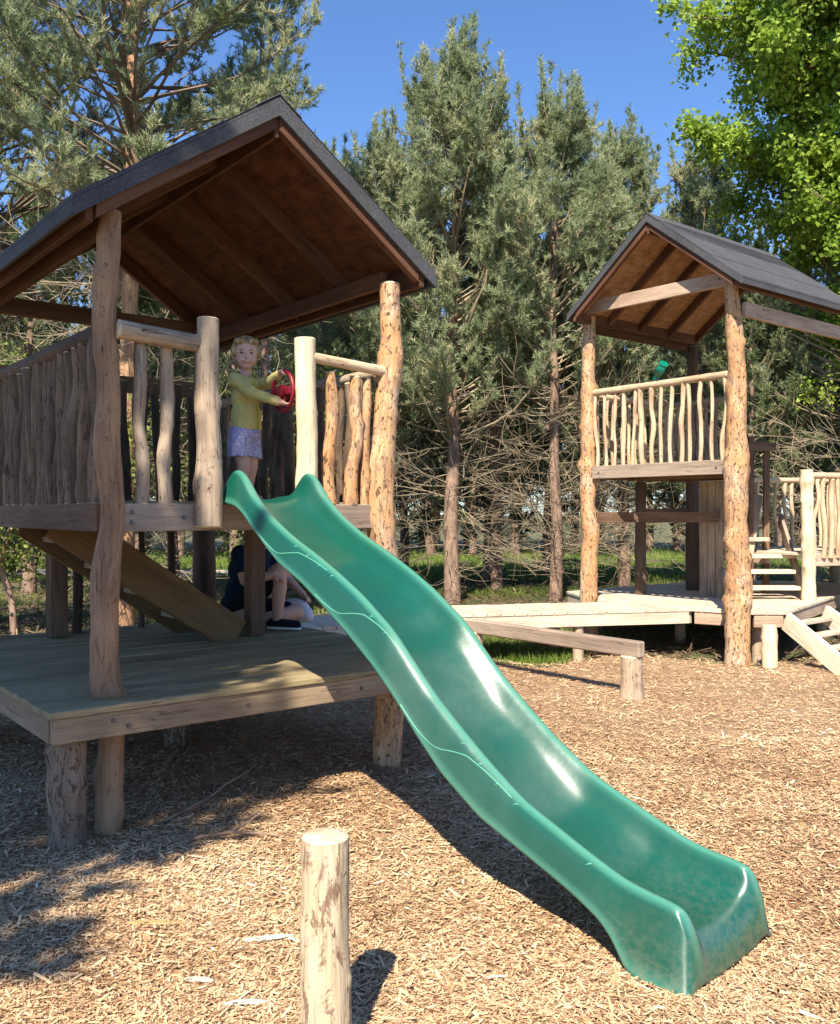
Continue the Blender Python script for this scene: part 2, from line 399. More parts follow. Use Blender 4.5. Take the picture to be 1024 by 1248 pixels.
def bark_mat():
    m, nt, b = mat('bark_mulch'); tc = nt.nodes.new('ShaderNodeTexCoord'); p = tc.outputs['Object']
    n1 = nz(nt, mapped(nt, p, (38, 80, 40)), 1, 6, .8, 1.5); n2 = nz(nt, p, 1.5, 4, .6)
    c = ramp(nt, n1, [(.3, (.16, .08, .04)), (.5, (.41, .26, .145)), (.65, (.56, .39, .23)), (.8, (.66, .50, .33))])
    c = mix(nt, 1, c, ramp(nt, n2, [(.3, .85), (.7, 1.1)]), 'MULTIPLY')
    nt.links.new(c, b.inputs['Base Color']); b.inputs['Roughness'].default_value = .95
    bp = N(nt, 'ShaderNodeBump', Strength=1, Distance=.02); nt.links.new(n1, bp.inputs['Height']); nt.links.new(bp.outputs[0], b.inputs['Normal'])
    return m
lin = lambda a, b, n: [a+(b-a)*i/n for i in range(n+1)]
xs_far = [-400, -150, -60]+lin(-30, 30, 60)+[60, 150, 400]
sheet('ground', xs_far, [-30, -5]+lin(9, 50, 60)+[100, 400], -.012, ground_mat(), inside=lambda x, y: gh(x, y) if 9 < y < 50 and abs(x) < 30 else -.05)
edge = lambda x: 9.55+.35*math.sin(x*1.3)+.2*math.sin(x*3.1+1)-.75*math.exp(-((x-1.15)/.6)**2)
def bark_sheet():
    mb = MB(); xs = lin(-9, 9, 150); n = 90; vs = []
    for j in range(n+1):
        for x in xs:
            y = -4+(edge(x)+4)*j/n; vs.append((x, y, gh(x, y)+(.006 if j < n-1 else -.03)))
    nx = len(xs); fs = [(j*nx+i, j*nx+i+1, (j+1)*nx+i+1, (j+1)*nx+i) for j in range(n) for i in range(nx-1)]
    mb.add(vs, fs, vs); tag(mb.build('bark_ground', bark_mat(), smooth=True), kind='structure')
bark_sheet()
pathm = plain('sandy_path', (.50, .43, .33), .95, .15, 6)
sheet('path', lin(-30, -2.5, 30), lin(21.3, 23.6, 6), .012, pathm)

def tri_mesh(name, V, cr, m, parent=None, quads=False):
    """V: (n,3 or 4,3) numpy corner positions; cr: (n,) tint"""
    k = 4 if quads else 3; n = len(V)
    me = bpy.data.meshes.new(name); me.vertices.add(n*k); me.vertices.foreach_set('co', V.reshape(-1).astype(np.float32))
    me.loops.add(n*k); me.loops.foreach_set('vertex_index', np.arange(n*k, dtype=np.int32))
    me.polygons.add(n); me.polygons.foreach_set('loop_start', np.arange(0, n*k, k, dtype=np.int32))
    me.update(calc_edges=True)
    a = me.attributes.new('cr', 'FLOAT', 'POINT'); a.data.foreach_set('value', np.repeat(cr, k).astype(np.float32))
    me.materials.append(m)
    return link(name, me, parent)
def unit(a): return a/np.maximum(np.linalg.norm(a, axis=-1, keepdims=True), 1e-9)

def scatter_chips():
    rg = np.random.default_rng(5); n = 380000
    y = 2.45*np.exp(rg.random(n)*math.log(9.7/2.45)); y = np.where(rg.random(n) < .25, rg.uniform(2.45, 6, n), y)
    x = rg.uniform(-.52, .52, n)*y
    x = np.where(rg.random(n) < .03, x*1.5, x)
    keep = y < np.array([edge(a) for a in x])-.05; x = x[keep]; y = y[keep]; n = len(x)
    z = np.array([gh(a, b) for a, b in zip(x, y)])+rg.uniform(.004, .022, n)
    L = rg.uniform(.004, .0165, n)*(1+.05*y); L = L*np.where(rg.random(n) < .05, rg.uniform(1.5, 3.2, n), 1)*np.where(rg.random(n) < .4, .6, 1); w = np.minimum(L*rg.uniform(.07, .30, n), .0052)
    a = rg.uniform(0, 6.283, n); el = rg.normal(0, .17, n)
    d = np.stack([np.cos(a)*np.cos(el), np.sin(a)*np.cos(el), np.sin(el)], 1)
    s = np.cross(d, [0, 0, 1.]); s = unit(s); s += np.stack([rg.normal(0, .1, n), rg.normal(0, .1, n), rg.normal(0, .28, n)], 1); s = unit(s)
    c = np.stack([x, y, z], 1)
    V = np.stack([c-d*L[:, None]-s*w[:, None], c+d*L[:, None]-s*w[:, None]*.6, c+d*L[:, None]+s*w[:, None]*.7, c-d*L[:, None]+s*w[:, None]], 1)
    cr = np.clip(rg.beta(2.2, 2.0, n)+(rg.random(n) < .010)*.6-.06+.30*np.array([noise.noise(Vector((a*.9, b*.9, 4)))+.5*noise.noise(Vector((a*3.1, b*3.1, 8))) for a, b in zip(x, y)]), 0, 1)
    o = tri_mesh('bark_chips', V, cr, M['chip'], quads=True)
    tag(o, 'loose pale brown bark chippings covering the play area', 'bark chips', kind='stuff')
scatter_chips()

def scatter_grass():
    rg = np.random.default_rng(8)
    def patch(n, y0, y1, h, w, xr=.62, xs=None):
        y = rg.uniform(y0, y1, n); x = rg.uniform(-xr, xr, n)*y if xs is None else rg.uniform(xs[0], xs[1], n)
        k = y > np.array([edge(a) for a in x])-.1
        dens = np.array([noise.noise(Vector((a*.45, b*.45, 0))) for a, b in zip(x, y)])
        if xs is None: k &= dens+rg.normal(0, .18, n) > np.where(y < 19.5, .22, -.22)
        k &= ~((y > 21.2) & (y < 23.7) & (x < -2.4))
        x = x[k]; y = y[k]; m = len(x)
        z = np.array([gh(a, b) for a, b in zip(x, y)])-.02
        b = np.stack([x, y, z], 1); a = rg.uniform(0, 6.283, m); s = np.stack([np.cos(a), np.sin(a), 0*a], 1)*w*rg.uniform(.6, 1.3, m)[:, None]
        hh = h*rg.uniform(.4, 1.2, m)
        tip = b+np.stack([rg.normal(0, .35, m)*hh, rg.normal(0, .35, m)*hh, hh], 1)
        return np.stack([b-s, b+s, tip], 1), np.clip(rg.normal(.5, .25, m)+dens[k]*.5, 0, 1)
    A = [patch(9000, 9.0, 11.2, .10, .005, xs=(.2, 2.3)), patch(45000, 9.4, 13, .08, .004), patch(60000, 13, 20, .11, .008), patch(80000, 20, 36, .14, .014)]
    o = tri_mesh('grass', np.concatenate([a[0] for a in A]), np.concatenate([a[1] for a in A]), M['grass'])
    tag(o, 'green grass growing between the trees behind the play area', 'grass', kind='stuff')
scatter_grass()
def scatter_litter():
    rg = np.random.default_rng(18); n = 42000
    y = rg.uniform(9.3, 23, n); x = rg.uniform(-.6, .6, n)*y; k = y > np.array([edge(a) for a in x])-.3; x = x[k]; y = y[k]; n = len(x)
    z = np.array([gh(a, b) for a, b in zip(x, y)])+rg.uniform(.0, .05, n)
    a = rg.uniform(0, 6.283, n); el = rg.normal(0, .25, n); L = rg.uniform(.02, .10, n)*np.where(rg.random(n) < .06, 3, 1); w = rg.uniform(.003, .012, n)
    d = np.stack([np.cos(a)*np.cos(el), np.sin(a)*np.cos(el), np.sin(el)], 1); s_ = unit(np.cross(d, [0, 0, 1.])+rg.normal(0, .3, (n, 3))); c = np.stack([x, y, z], 1)
    V = np.stack([c-d*L[:, None]-s_*w[:, None], c+d*L[:, None]-s_*w[:, None]*.5, c+d*L[:, None]+s_*w[:, None]*.5, c-d*L[:, None]+s_*w[:, None]], 1)
    o = tri_mesh('forest_litter', V, np.clip(rg.beta(2, 2.4, n), 0, 1), foliage('litter', [(0, (.05, .03, .018)), (.5, (.15, .10, .06)), (1, (.36, .28, .18))], .1, .9), quads=True)
    tag(o, 'brown twigs and needles littering the shaded ground under the pines', 'leaf litter', kind='stuff')
scatter_litter()

# ------------------------------------------------------------------ trees
def shoots_to_needles(P, D, nn, L, w, slen, rg, cr):
    n = len(P); P = np.repeat(P, nn, 0); D = unit(np.repeat(D, nn, 0)); cr = np.repeat(cr, nn)
    m = n*nn
    r = unit(rg.normal(0, 1, (m, 3))); r = unit(r-D*np.sum(r*D, 1)[:, None])
    th = rg.uniform(.35, 1.0, m)[:, None]
    nd = D*np.cos(th)+r*np.sin(th)
    base = P+D*rg.uniform(-.2, 1, m)[:, None]*slen
    s = unit(np.cross(nd, rg.normal(0, 1, (m, 3))))*w
    LL = L*rg.uniform(.6, 1.1, m)[:, None]
    return np.stack([base-s, base+s, base+nd*LL], 1), np.clip(cr+rg.normal(0, .08, m), 0, 1)

def bend(rn, p, d, L, n, wob, lift):
    pts = [p.copy()]; d = d.normalized(); st = L/n
    for i in range(n):
        d = (d+Vector((rn.gauss(0, wob), rn.gauss(0, wob), rn.gauss(0, wob)+lift))).normalized()
        pts.append(pts[-1]+d*st)
    return pts, d

def pine_mesh(seed, h, cb, cr_, r0, dead=1., dens=1., nneedle=11, profile='cone', needle=(.085, .0055), deadlen=1.0, tip_up=.10, twigcap=6, gap=0., branch_mat='twig', bark='bark'):
    rn = random.Random(seed); rg = np.random.default_rng(seed)
    tr = MB(); lean = (rn.uniform(-.02, .02), rn.uniform(-.02, .02)); wav = [(lean[0]*h*t+rn.gauss(0, .03)*(t > 0), lean[1]*h*t+rn.gauss(0, .03)*(t > 0), h*t) for t in [0, .15, .3, .45, .6, .75, .9, 1]]
    wav[0] = (0, 0, -.15)
    rr = [r0*1.25]+[r0*(1-t)**.8+.012 for t in [.15, .3, .45, .6, .75, .9, 1]]
    tr.log(wav, rr, sides=10, step=.14, seed=seed, knots=int(h*2), rough=.09, ends=(0, 0), knot_h=.15)
    axis = catmull(wav, .1); hz = [p[0].z for p in axis]
    def at(z):
        k = min(range(len(hz)), key=lambda i: abs(hz[i]-z)); return axis[k][0].copy()
    live = MB(); deadm = MB(); SP = []; SD = []
    z = cb
    while z < h*.985:
        t = (z-cb)/(h-cb)
        if profile == 'cone': L = cr_*(1-t)**.55*(.6+.4*min(1, t*5+.3))
        else: L = cr_*math.sqrt(max(.02, 1-(2*t-.85)**2/1.5))
        for k in range(rn.choice([3, 4, 5])):
            if rn.random() < gap: continue
            a = rn.uniform(0, 6.283); l = L*rn.uniform(.4, 1.25)+.12
            d = Vector((math.cos(a), math.sin(a), rn.uniform(.05, .35)+t*.9))
            pts, dd = bend(rn, at(z+rn.uniform(-.08, .08)), d, l, 6, .09, tip_up)
            live.tube(pts, .006+.017*l*(r0/.12)*.55, .004, 4)
            nb = int(2+l*6*dens)
            for q in range(nb):
                f = rn.uniform(.30, 1)**.6; i = min(5, int(f*6)); bp = pts[i].lerp(pts[i+1], f*6-i if f < 1 else 1)
                ad = (pts[i+1]-pts[i]).normalized(); sd = Vector((rn.gauss(0, 1), rn.gauss(0, 1), rn.gauss(.25, .5))).normalized()
                bl = rn.uniform(.12, .42)*(.6+.5*l/max(cr_, .1))
                tp, td = bend(rn, bp, ad*.7+sd*.9, bl, 3, .12, .14)
                live.tube(tp, .005, .0025, 3)
                for w_ in range(int(2+bl*11)):
                    e = rn.uniform(.3, 1); j = min(2, int(e*3)); sp = tp[j].lerp(tp[j+1], min(1, e*3-j))
                    SP.append(sp); SD.append((td+Vector((rn.gauss(0, .6), rn.gauss(0, .6), rn.gauss(.45, .35)))).normalized())
            SP.append(pts[-1]); SD.append(dd)
            if rn.random() < .55 and t > .1:
                ll = rn.uniform(.2, .75)*(.8+.5*t); up, ud = bend(rn, pts[-1], Vector((dd.x*.35, dd.y*.35, 1)), ll, 4, .05, .2)
                live.tube(up, .008, .003, 4)
                for w_ in range(int(4+ll*22)):
                    e = rn.uniform(.1, 1); j = min(3, int(e*4)); SP.append(up[j].lerp(up[j+1], min(1, e*4-j))); SD.append(Vector((rn.gauss(0, .45), rn.gauss(0, .45), 1)).normalized())
        z += rn.uniform(.13, .30)/max(dens, .6)*(.75 if t > .7 else 1)
    for k in range(10):
        SP.append(at(h-.05*k*rn.random())); SD.append(Vector((rn.gauss(0, .15), rn.gauss(0, .15), 1)))
    z = .5
    while z < cb+.5 and dead > 0:
        for k in range(rn.choice([2, 3, 4])):
            if rn.random() > dead: continue
            a = rn.uniform(0, 6.283); l = rn.uniform(.4, 1.6)*deadlen*min(1, .35+z/2.0)
            pts, dd = bend(rn, at(z), Vector((math.cos(a), math.sin(a), rn.uniform(-.25, .35))), l, 6, .13, .02)
            deadm.tube(pts, .0085, .003, 3)
            for q in range(int(3+l*twigcap)):
                f = rn.uniform(.15, 1); i = min(5, int(f*6)); bp = pts[i].lerp(pts[i+1], min(1, f*6-i))
                ad = (pts[i+1]-pts[i]).normalized(); sd = Vector((rn.gauss(0, 1), rn.gauss(0, 1), rn.gauss(.1, .7))).normalized()
                tp, td = bend(rn, bp, ad*.8+sd*.8, rn.uniform(.15, .55)*deadlen, 4, .22, .03)
                deadm.tube(tp, .0042, .002, 3)
        z += rn.uniform(.10, .2)
    P = np.array([tuple(p) for p in SP]); D = np.array([tuple(p) for p in SD])
    cl = np.array([noise.noise(Vector(p)*1.6) for p in SP])
    V, c = shoots_to_needles(P, D, nneedle, needle[0], needle[1], .09, rg, np.clip(.5+cl*.5+rg.normal(0, .13, len(P)), 0, 1))
    return dict(trunk=tr, live=live, dead=deadm, V=V, c=c, bm=branch_mat, bark=bark)
def pine_things(data, name, needles_mat, loc, rz=0, label=None, cat='tree', group=None):
    root = empty(name, loc, rz); tag(root, label, cat, group)
    data['trunk'].build('trunk', [M[data['bark']], M['end']], root, smooth=True, normals=False)
    tri_mesh('crown', data['V'], data['c'], M[needles_mat], root)
    if data['live'].v: data['live'].build('live_branches', M[data['bm']], root, normals=False)
    if data['dead'].v: data['dead'].build('dead_branches', M['twig'] if needles_mat == 'pine_a' else M['twig_mid'], root, normals=False)
    return root

PT = [  # seed, x, y, height, crown base, crown radius, trunk radius, label, options
 (11, .55, 15.0, 8.6, 2.7, 2.5, .12, 'tall pine in the centre with a bare lower trunk and full pointed grey green crown', dict(dens=1.75, needle=(.11, .0085), deadlen=1.6, dead=1.3, tip_up=.15)),
 (12, 2.26, 15.2, 8.0, 3.2, 2.0, .095, 'slim pine with the narrow spiky top, just right of the tall central pine', dict(dens=1.5, needle=(.11, .0085), deadlen=1.6, dead=1.3, tip_up=.15)),
 (13, 3.95, 17.6, 8.2, 3.0, 2.2, .11, 'pine rising above the left slope of the smaller far hut roof', dict(dens=1.35, needle=(.11, .009), deadlen=1.3, tip_up=.15)),
 (14, 5.35, 17.0, 7.6, 2.8, 2.1, .11, 'pine directly behind the peak of the far hut roof', dict(dens=1.5, needle=(.10, .0085), tip_up=.15)),
 (21, 1.45, 17.2, 7.9, 2.6, 2.1, .10, 'pine filling the gap between the two tallest central pines', dict(dens=1.5, needle=(.11, .010), tip_up=.15)),
 (22, -.75, 16.2, 7.6, 2.6, 2.0, .10, 'shorter pine at the left shoulder of the tall central pine', dict(dens=1.5, needle=(.11, .009), tip_up=.15)),
 (23, 3.1, 16.4, 7.5, 2.8, 1.8, .09, 'thin pine left of the far hut with several upright leaders', dict(dens=1.4, needle=(.11, .009), tip_up=.18)),
 (15, -3.65, 11.2, 12.5, 4.6, 2.5, .115, 'big scots pine with an orange trunk rising behind the near hut roof', dict(dens=1.5, profile='round', gap=.10, branch_mat='twig_dark', bark='bark_orange', tip_up=.06, needle=(.095, .0075), nneedle=17, deadlen=1.4)),
 (16, -2.42, 14.2, 10.9, 4.2, 1.35, .06, 'thin young pine with a bare spike leader above the near roof peak', dict(dens=1.1, gap=.15, needle=(.095, .0075))),
 (17, -5.9, 12.4, 10.6, 3.6, 2.4, .13, 'dense dark pine at the far left edge behind the railing', dict(dens=1.4, profile='round', branch_mat='twig_dark')),
 (18, -1.75, 17.5, 7.9, 2.6, 1.9, .11, 'pine whose tip shows right of the near hut roof ridge', dict(dens=1.3, needle=(.10, .009))),
 (19, 6.6, 13.8, 6.3, 3.0, 2.0, .12, 'twiggy pine behind the stick railing on the right', dict(dens=1.3, deadlen=1.6, dead=1.2)),
]
for (sd, x, y, h, cb, cr_, r0, lab, kw) in PT:
    pine_things(pine_mesh(sd, h, cb, cr_, r0, **kw), 'pine_tree', 'pine_a' if sd != 17 else 'pine_b', (x, y, gh(x, y)), 0, lab)

# dense wood behind: three moulds copied, each copy with its own trunk, crown and branches
moulds = []
for i, (sd, h, cb, cr_) in enumerate([(31, 8.4, 1.2, 2.1), (32, 7.6, .9, 2.2), (33, 9.0, 1.9, 2.0)]):
    moulds.append(pine_things(pine_mesh(sd, h, cb, cr_, .12, dens=1.0, nneedle=8, needle=(.13, .014), twigcap=4), 'pine_tree', 'pine_b', (0, -60-i*5, 0), 0,
        'pine in the dense wood beyond the sunlit grass', 'tree', 'pines of the dense wood beyond the grass'))
rn = random.Random(77); used = [0, 0, 0]
def place(i, x, y, s, lab=None, grp=None):
    o = moulds[i] if not used[i] else copy_tree(moulds[i]); used[i] = 1
    o.location = (x, y, gh(x, y) if y < 50 else 0); o.rotation_euler = (0, 0, rn.uniform(0, 6.28)); o.scale = (s, s, s)
    if lab: o['label'] = lab
    if grp: o['group'] = grp
for row, (y, s0) in enumerate([(31, 1.0), (34, 1.1), (38, 1.25)]):
    n = int(y*1.06/1.9)
    for k in range(n):
        place(rn.randrange(3), -.53*y+1.06*y*(k+rn.uniform(.2, .8))/n, y+rn.uniform(-1.2, 1.2), s0*rn.uniform(.85, 1.12))
# middle distance trees behind the first row
for (x, y, s) in [(-9.5, 19, 1.0), (-7.4, 17.2, .95), (-5.0, 18.6, .95), (-3.4, 20.3, .85), (-.4, 20.5, .85), (1.5, 20, .9), (3.0, 21.5, .9), (6.2, 20.3, .9), (8.0, 18.5, .95), (7.6, 15.2, .75), (9.4, 17.0, .9), (5.3, 14.6, .62), (-4.9, 14.9, .78)]:
    place(rn.randrange(3), x, y, s, 'pine in the middle row just behind the front pines', 'pines of the middle row')

def broadleaf(name, loc, h, cbase, rx, rz, seed, m, nl, leaf, label, cat='tree', trunk_r=.14, group=None, stems=1):
    rn = random.Random(seed); rg = np.random.default_rng(seed)
    root = empty(name, loc); tag(root, label, cat, group)
    tr = MB(); br = MB(); tips = []
    for st in range(stems):
        off = Vector((rn.uniform(-.5, .5), rn.uniform(-.4, .4), 0))*(stems > 1)
        pts = [off+Vector((0, 0, -.1))]
        for i in range(1, 7): pts.append(off*(1+i*.3)+Vector((rn.gauss(0, .1)*i*.4, rn.gauss(0, .1)*i*.4, (h*.85)*i/6)))
        tr.log(pts, [trunk_r*(1-.14*i)+.01 for i in range(7)], sides=9, step=.2, seed=seed+st, knots=8, rough=.08, ends=(0, 0))
        for k in range(int((70 if stems == 1 else 34)/stems)):
            t = rn.uniform(.22, .98); i = min(5, int(t*6)); p = pts[i].lerp(pts[i+1], min(1, t*6-i))
            if p.z < cbase*.7: continue
            a = rn.uniform(0, 6.283); zc = cbase+(h-cbase)/2; u = (p.z-zc)/((h-cbase)/2)
            l = rx*math.sqrt(max(.1, 1-u*u))*rn.uniform(.75, 1.15)
            bp, d = bend(rn, p, Vector((math.cos(a), math.sin(a), rn.uniform(.1, .8))), l, 7, .13, .05)
            br.tube(bp, .012+.016*l, .006, 5)
            for q in range(int(4+l*4)):
                f = rn.uniform(.25, 1); j = min(6, int(f*7)); b0 = bp[j].lerp(bp[j+1], min(1, f*7-j))
                tp, td = bend(rn, b0, Vector((rn.gauss(0, 1), rn.gauss(0, 1), rn.gauss(.3, .6))), rn.uniform(.3, .9)*min(1, rx/2), 4, .2, .04)
                br.tube(tp, .008, .003, 3)
                tips += [tp[1], tp[2], tp[3], tp[4], tp[4]]
    tr.build('trunk', [M['bark'], M['end']], root, smooth=True, normals=False)
    br.build('branches', M['twig_dark'], root, normals=False)
    T = np.array([tuple(t) for t in tips]); idx = rg.integers(0, len(T), nl)
    c = T[idx]+rg.normal(0, .11, (nl, 3))*min(1, rx/1.6)
    cl = np.array([noise.noise(Vector(p)*2.2) for p in T])[idx]
    d = unit(rg.normal(0, 1, (nl, 3))+[0, 0, -.1]); nrm = unit(rg.normal(0, .8, (nl, 3))+[0, -.5, .7]); s = unit(np.cross(d, nrm)); L = leaf*rg.uniform(.6, 1.2, nl)[:, None]
    fold = unit(np.cross(s, d))*L*.18
    V = np.stack([c-d*L*.5, c+s*L*.34+fold, c+d*L*.5, c-s*L*.34+fold], 1)
    tri_mesh('crown', V, np.clip(.5+cl*.5+rg.normal(0, .2, nl), 0, 1), m, root, quads=True)
    return root
broadleaf('oak_tree', (6.65, 13.4, 0), 10.8, 4.2, 2.75, 3, 57, M['leaf'], 100000, .10, 'bright green leafy tree filling the top right corner')
SH = [(-4.7, 10.9, 3.1, 'yellow green leafy shrub behind the left side railing'), (-2.3, 12.4, 3.6, 'sunlit shrub behind the child and the open front of the near hut'), (-6.6, 11.8, 3.4, 'leafy shrub at the left edge beyond the slab railing')]
for i, (x, y, h, lab) in enumerate(SH):
    broadleaf('shrub', (x, y, 0), h, .9, 1.25, 1.2, 60+i, M['shrub'], 9000, .07, lab, 'shrub', .035, None, 3)
# the tree that throws the dappled shade over the left half stands left of and behind the photographer
pine_things(pine_mesh(90, 8.4, 4.3, 1.9, .14, dens=2.6, profile='round', dead=.3, needle=(.11, .010), nneedle=14), 'pine_tree', 'pine_a', (-3.5, -.55, 0), 0, 'tall pine out of frame to the left whose shade dapples the near hut')

# ------------------------------------------------------------------ builders for the timber work
U = Vector((.781, .6247, 0)); Vv = Vector((-.6247, .781, 0)); RZ = math.atan2(.6247, .781)
def clip_poly(poly, nrm, d, keep=1):
    out = []
    for i in range(len(poly)):
        a = poly[i]; b = poly[(i+1) % len(poly)]
        fa = (a[0]*nrm[0]+a[1]*nrm[1]-d)*keep; fb = (b[0]*nrm[0]+b[1]*nrm[1]-d)*keep
        if fa >= 0: out.append(a)
        if fa*fb < 0: t = fa/(fa-fb); out.append((a[0]+(b[0]-a[0])*t, a[1]+(b[1]-a[1])*t))
    return out
def planks(mb, poly, ang, w, gap, ztop, th, rn, mi=0):
    """boards laid at angle ang over a convex outline"""
    dx, dy = math.cos(ang), math.sin(ang); nrm = (-dy, dx)
    ds = [p[0]*nrm[0]+p[1]*nrm[1] for p in poly]; d = min(ds)
    while d < max(ds):
        q = clip_poly(poly, nrm, d, 1); q = clip_poly(q, nrm, d+w-gap, -1) if len(q) > 2 else q
        if len(q) > 2:
            n = len(q); dz = rn.uniform(-.003, .003); off = (rn.uniform(0, 50), rn.uniform(0, 50), rn.uniform(0, 50))
            wdf = lambda p, z: (off[0]+p[0]*nrm[0]+p[1]*nrm[1], off[1]+z, off[2]+p[0]*dx+p[1]*dy)
            vs = [(p[0], p[1], ztop-th) for p in q]+[(p[0], p[1], ztop+dz) for p in q]
            mb.add(vs, [tuple(range(n))[::-1], tuple(range(n, 2*n))]+[(i, (i+1) % n, n+(i+1) % n, n+i) for i in range(n)],
                   [wdf(p, 0) for p in q]+[wdf(p, th) for p in q], 0, mi)
        d += w
def crooked(rn, p0, p1, n, amt):
    p0 = Vector(p0); p1 = Vector(p1); out = [p0]
    for i in range(1, n):
        out.append(p0.lerp(p1, i/n)+Vector((rn.gauss(0, amt), rn.gauss(0, amt), 0)))
    return out+[p1]
def railing(parent, p0, p1, zf, zt, n, rail_r, bal_r, seed, mrail, mbal, slab=False, skew=.02, first=.5, low=None, name='railing', bow=.006, square=False):
    rn = random.Random(seed); p0 = Vector(p0); p1 = Vector(p1)
    a = (p1-p0).normalized()
    mb = MB()
    if square: mb.beam((p0.x, p0.y, zt), (p1.x, p1.y, zt), .045, .12)
    else: mb.log(crooked(rn, (p0.x, p0.y, zt), (p1.x, p1.y, zt+rn.uniform(-.015, .015)), 4, bow), [rail_r*rn.uniform(.9, 1.12) for _ in range(5)], sides=12, step=.05, seed=seed, knots=5, rough=.05)
    rl = mb.build(name, [mrail, M['end']], parent, smooth=not square, bevel=0 if not square else .004)
    for i in range(n):
        t = (i+first)/n; b = p0.lerp(p1, t)+a*rn.uniform(-.2, .2)*(p1-p0).length/n*.6; r = bal_r*rn.uniform(.75, 1.25)
        mb = MB(); tp = b+a*rn.gauss(0, skew)
        top = Vector((tp.x, tp.y, zt-(rail_r*.4 if not square else -.03)-(rn.uniform(0, .03))))
        pts = crooked(rn, (b.x, b.y, zf), top, 4, .011 if not slab else .008)
        mb.log(pts, [r*rn.uniform(.85, 1.2) for _ in range(5)], sides=9 if not slab else 10, step=.05, seed=seed*100+i, knots=3+2*slab, rough=.10, knot_h=.35)
        mb.build('baluster', [mbal, M['end']], rl, smooth=True)
    return rl
def gable_roof(parent, along, C, hs, zr, ze, b0, b1, mats, nraf=5, th=.018, felt=.09, inset=.10, rdepth=.10):
    """C centre across, hs half span, zr ridge, ze eave tip; roof runs along the other axis from b0 to b1"""
    P = (lambda a, b, z: Vector((a, b, z))) if along == 'y' else (lambda a, b, z: Vector((b, a, z)))
    sl_ = (zr-ze)/hs
    def slab(mb, s, z0, z1, bb0, bb1, a_in=0, a_out=hs, mi=0, grain=None):
        c = [P(C+s*a_in, bb0, zr-sl_*a_in+z0), P(C+s*a_out, bb0, zr-sl_*a_out+z0), P(C+s*a_out, bb1, zr-sl_*a_out+z0), P(C+s*a_in, bb1, zr-sl_*a_in+z0)]
        mb.hexa(c+[v+Vector((0, 0, z1-z0)) for v in c], mi, grain)
    sh = MB()
    for s in (-1, 1): slab(sh, s, -.045, -.025, b0+.02, b1-.02, 0, hs-.02)
    roof = sh.build('roof', mats['under'], parent)
    fe = MB()
    for s in (-1, 1):
        slab(fe, s, -.0245, 0, b0, b1)                                     # the sheet
        slab(fe, s, -felt-.01, -.025, b0-.004, b0+.018, 0, hs)             # folded over the gable edges
        slab(fe, s, -felt-.01, -.025, b1-.018, b1+.004, 0, hs)
        for t in (.36, .70):                                               # laps between strips
            slab(fe, s, .0005, .006, b0-.003, b1+.003, 0, hs*t)
        e = hs
        c = [P(C+s*(e-.018), b0, ze-felt), P(C+s*(e+.006), b0, ze-felt-.004), P(C+s*(e+.006), b1, ze-felt-.004), P(C+s*(e-.018), b1, ze-felt)]
        fe.hexa(c+[v+Vector((0, 0, felt-.026)) for v in c])
        slab(fe, s, .0062, .014, b0-.006, b1+.006, 0, .13)
    fe.build('felt_cover', M['felt'], roof, bevel=.004)
    for k in range(nraf):
        b = b0+.045+(b1-b0-.09)*k/(nraf-1)
        for s in (-1, 1):
            mb = MB(); w = .024
            slab(mb, s, -.046-rdepth*1.1, -.046, b-w, b+w, .012, hs-inset-.01, grain=0)
            mb.build('rafter', mats['rafter'], roof, bevel=.003)
    for s in (-1, 1):
        mb = MB(); a = hs-inset
        zt = zr-sl_*a-.05
        c = [P(C+s*a, b0+.03, zt-.12), P(C+s*(a+.035), b0+.03, zt-.12), P(C+s*(a+.035), b1-.03, zt-.12), P(C+s*a, b1-.03, zt-.12)]
        mb.hexa(c+[v+Vector((0, 0, .115)) for v in c]); mb.build('eave_board', mats['rafter'], roof, bevel=.003)
    mb = MB(); c = [P(C-.011, b0+.03, zr-.20), P(C+.011, b0+.03, zr-.20), P(C+.011, b1-.03, zr-.20), P(C-.011, b1-.03, zr-.20)]
    mb.hexa(c+[v+Vector((0, 0, .15)) for v in c]); mb.build('ridge_board', mats['rafter'], roof)
    return roof
def post(parent, pts, rad, seed, m, knots=9, end='end', name='post', kh=.3, rough=.07, sides=20):
    mb = MB(); mb.log(pts, rad, sides=sides, step=.03, seed=seed, knots=knots, rough=rough, knot_h=kh)
    return mb.build(name, [M[m], M[end]], parent, smooth=True)

# ------------------------------------------------------------------ near hut
P1 = Vector((-1.455, 4.25, 0))
T1 = empty('play_tower', P1, RZ)
tag(T1, 'near wooden play hut on round posts with a dark felt gable roof, on the left', 'play tower')
FZ = 1.555
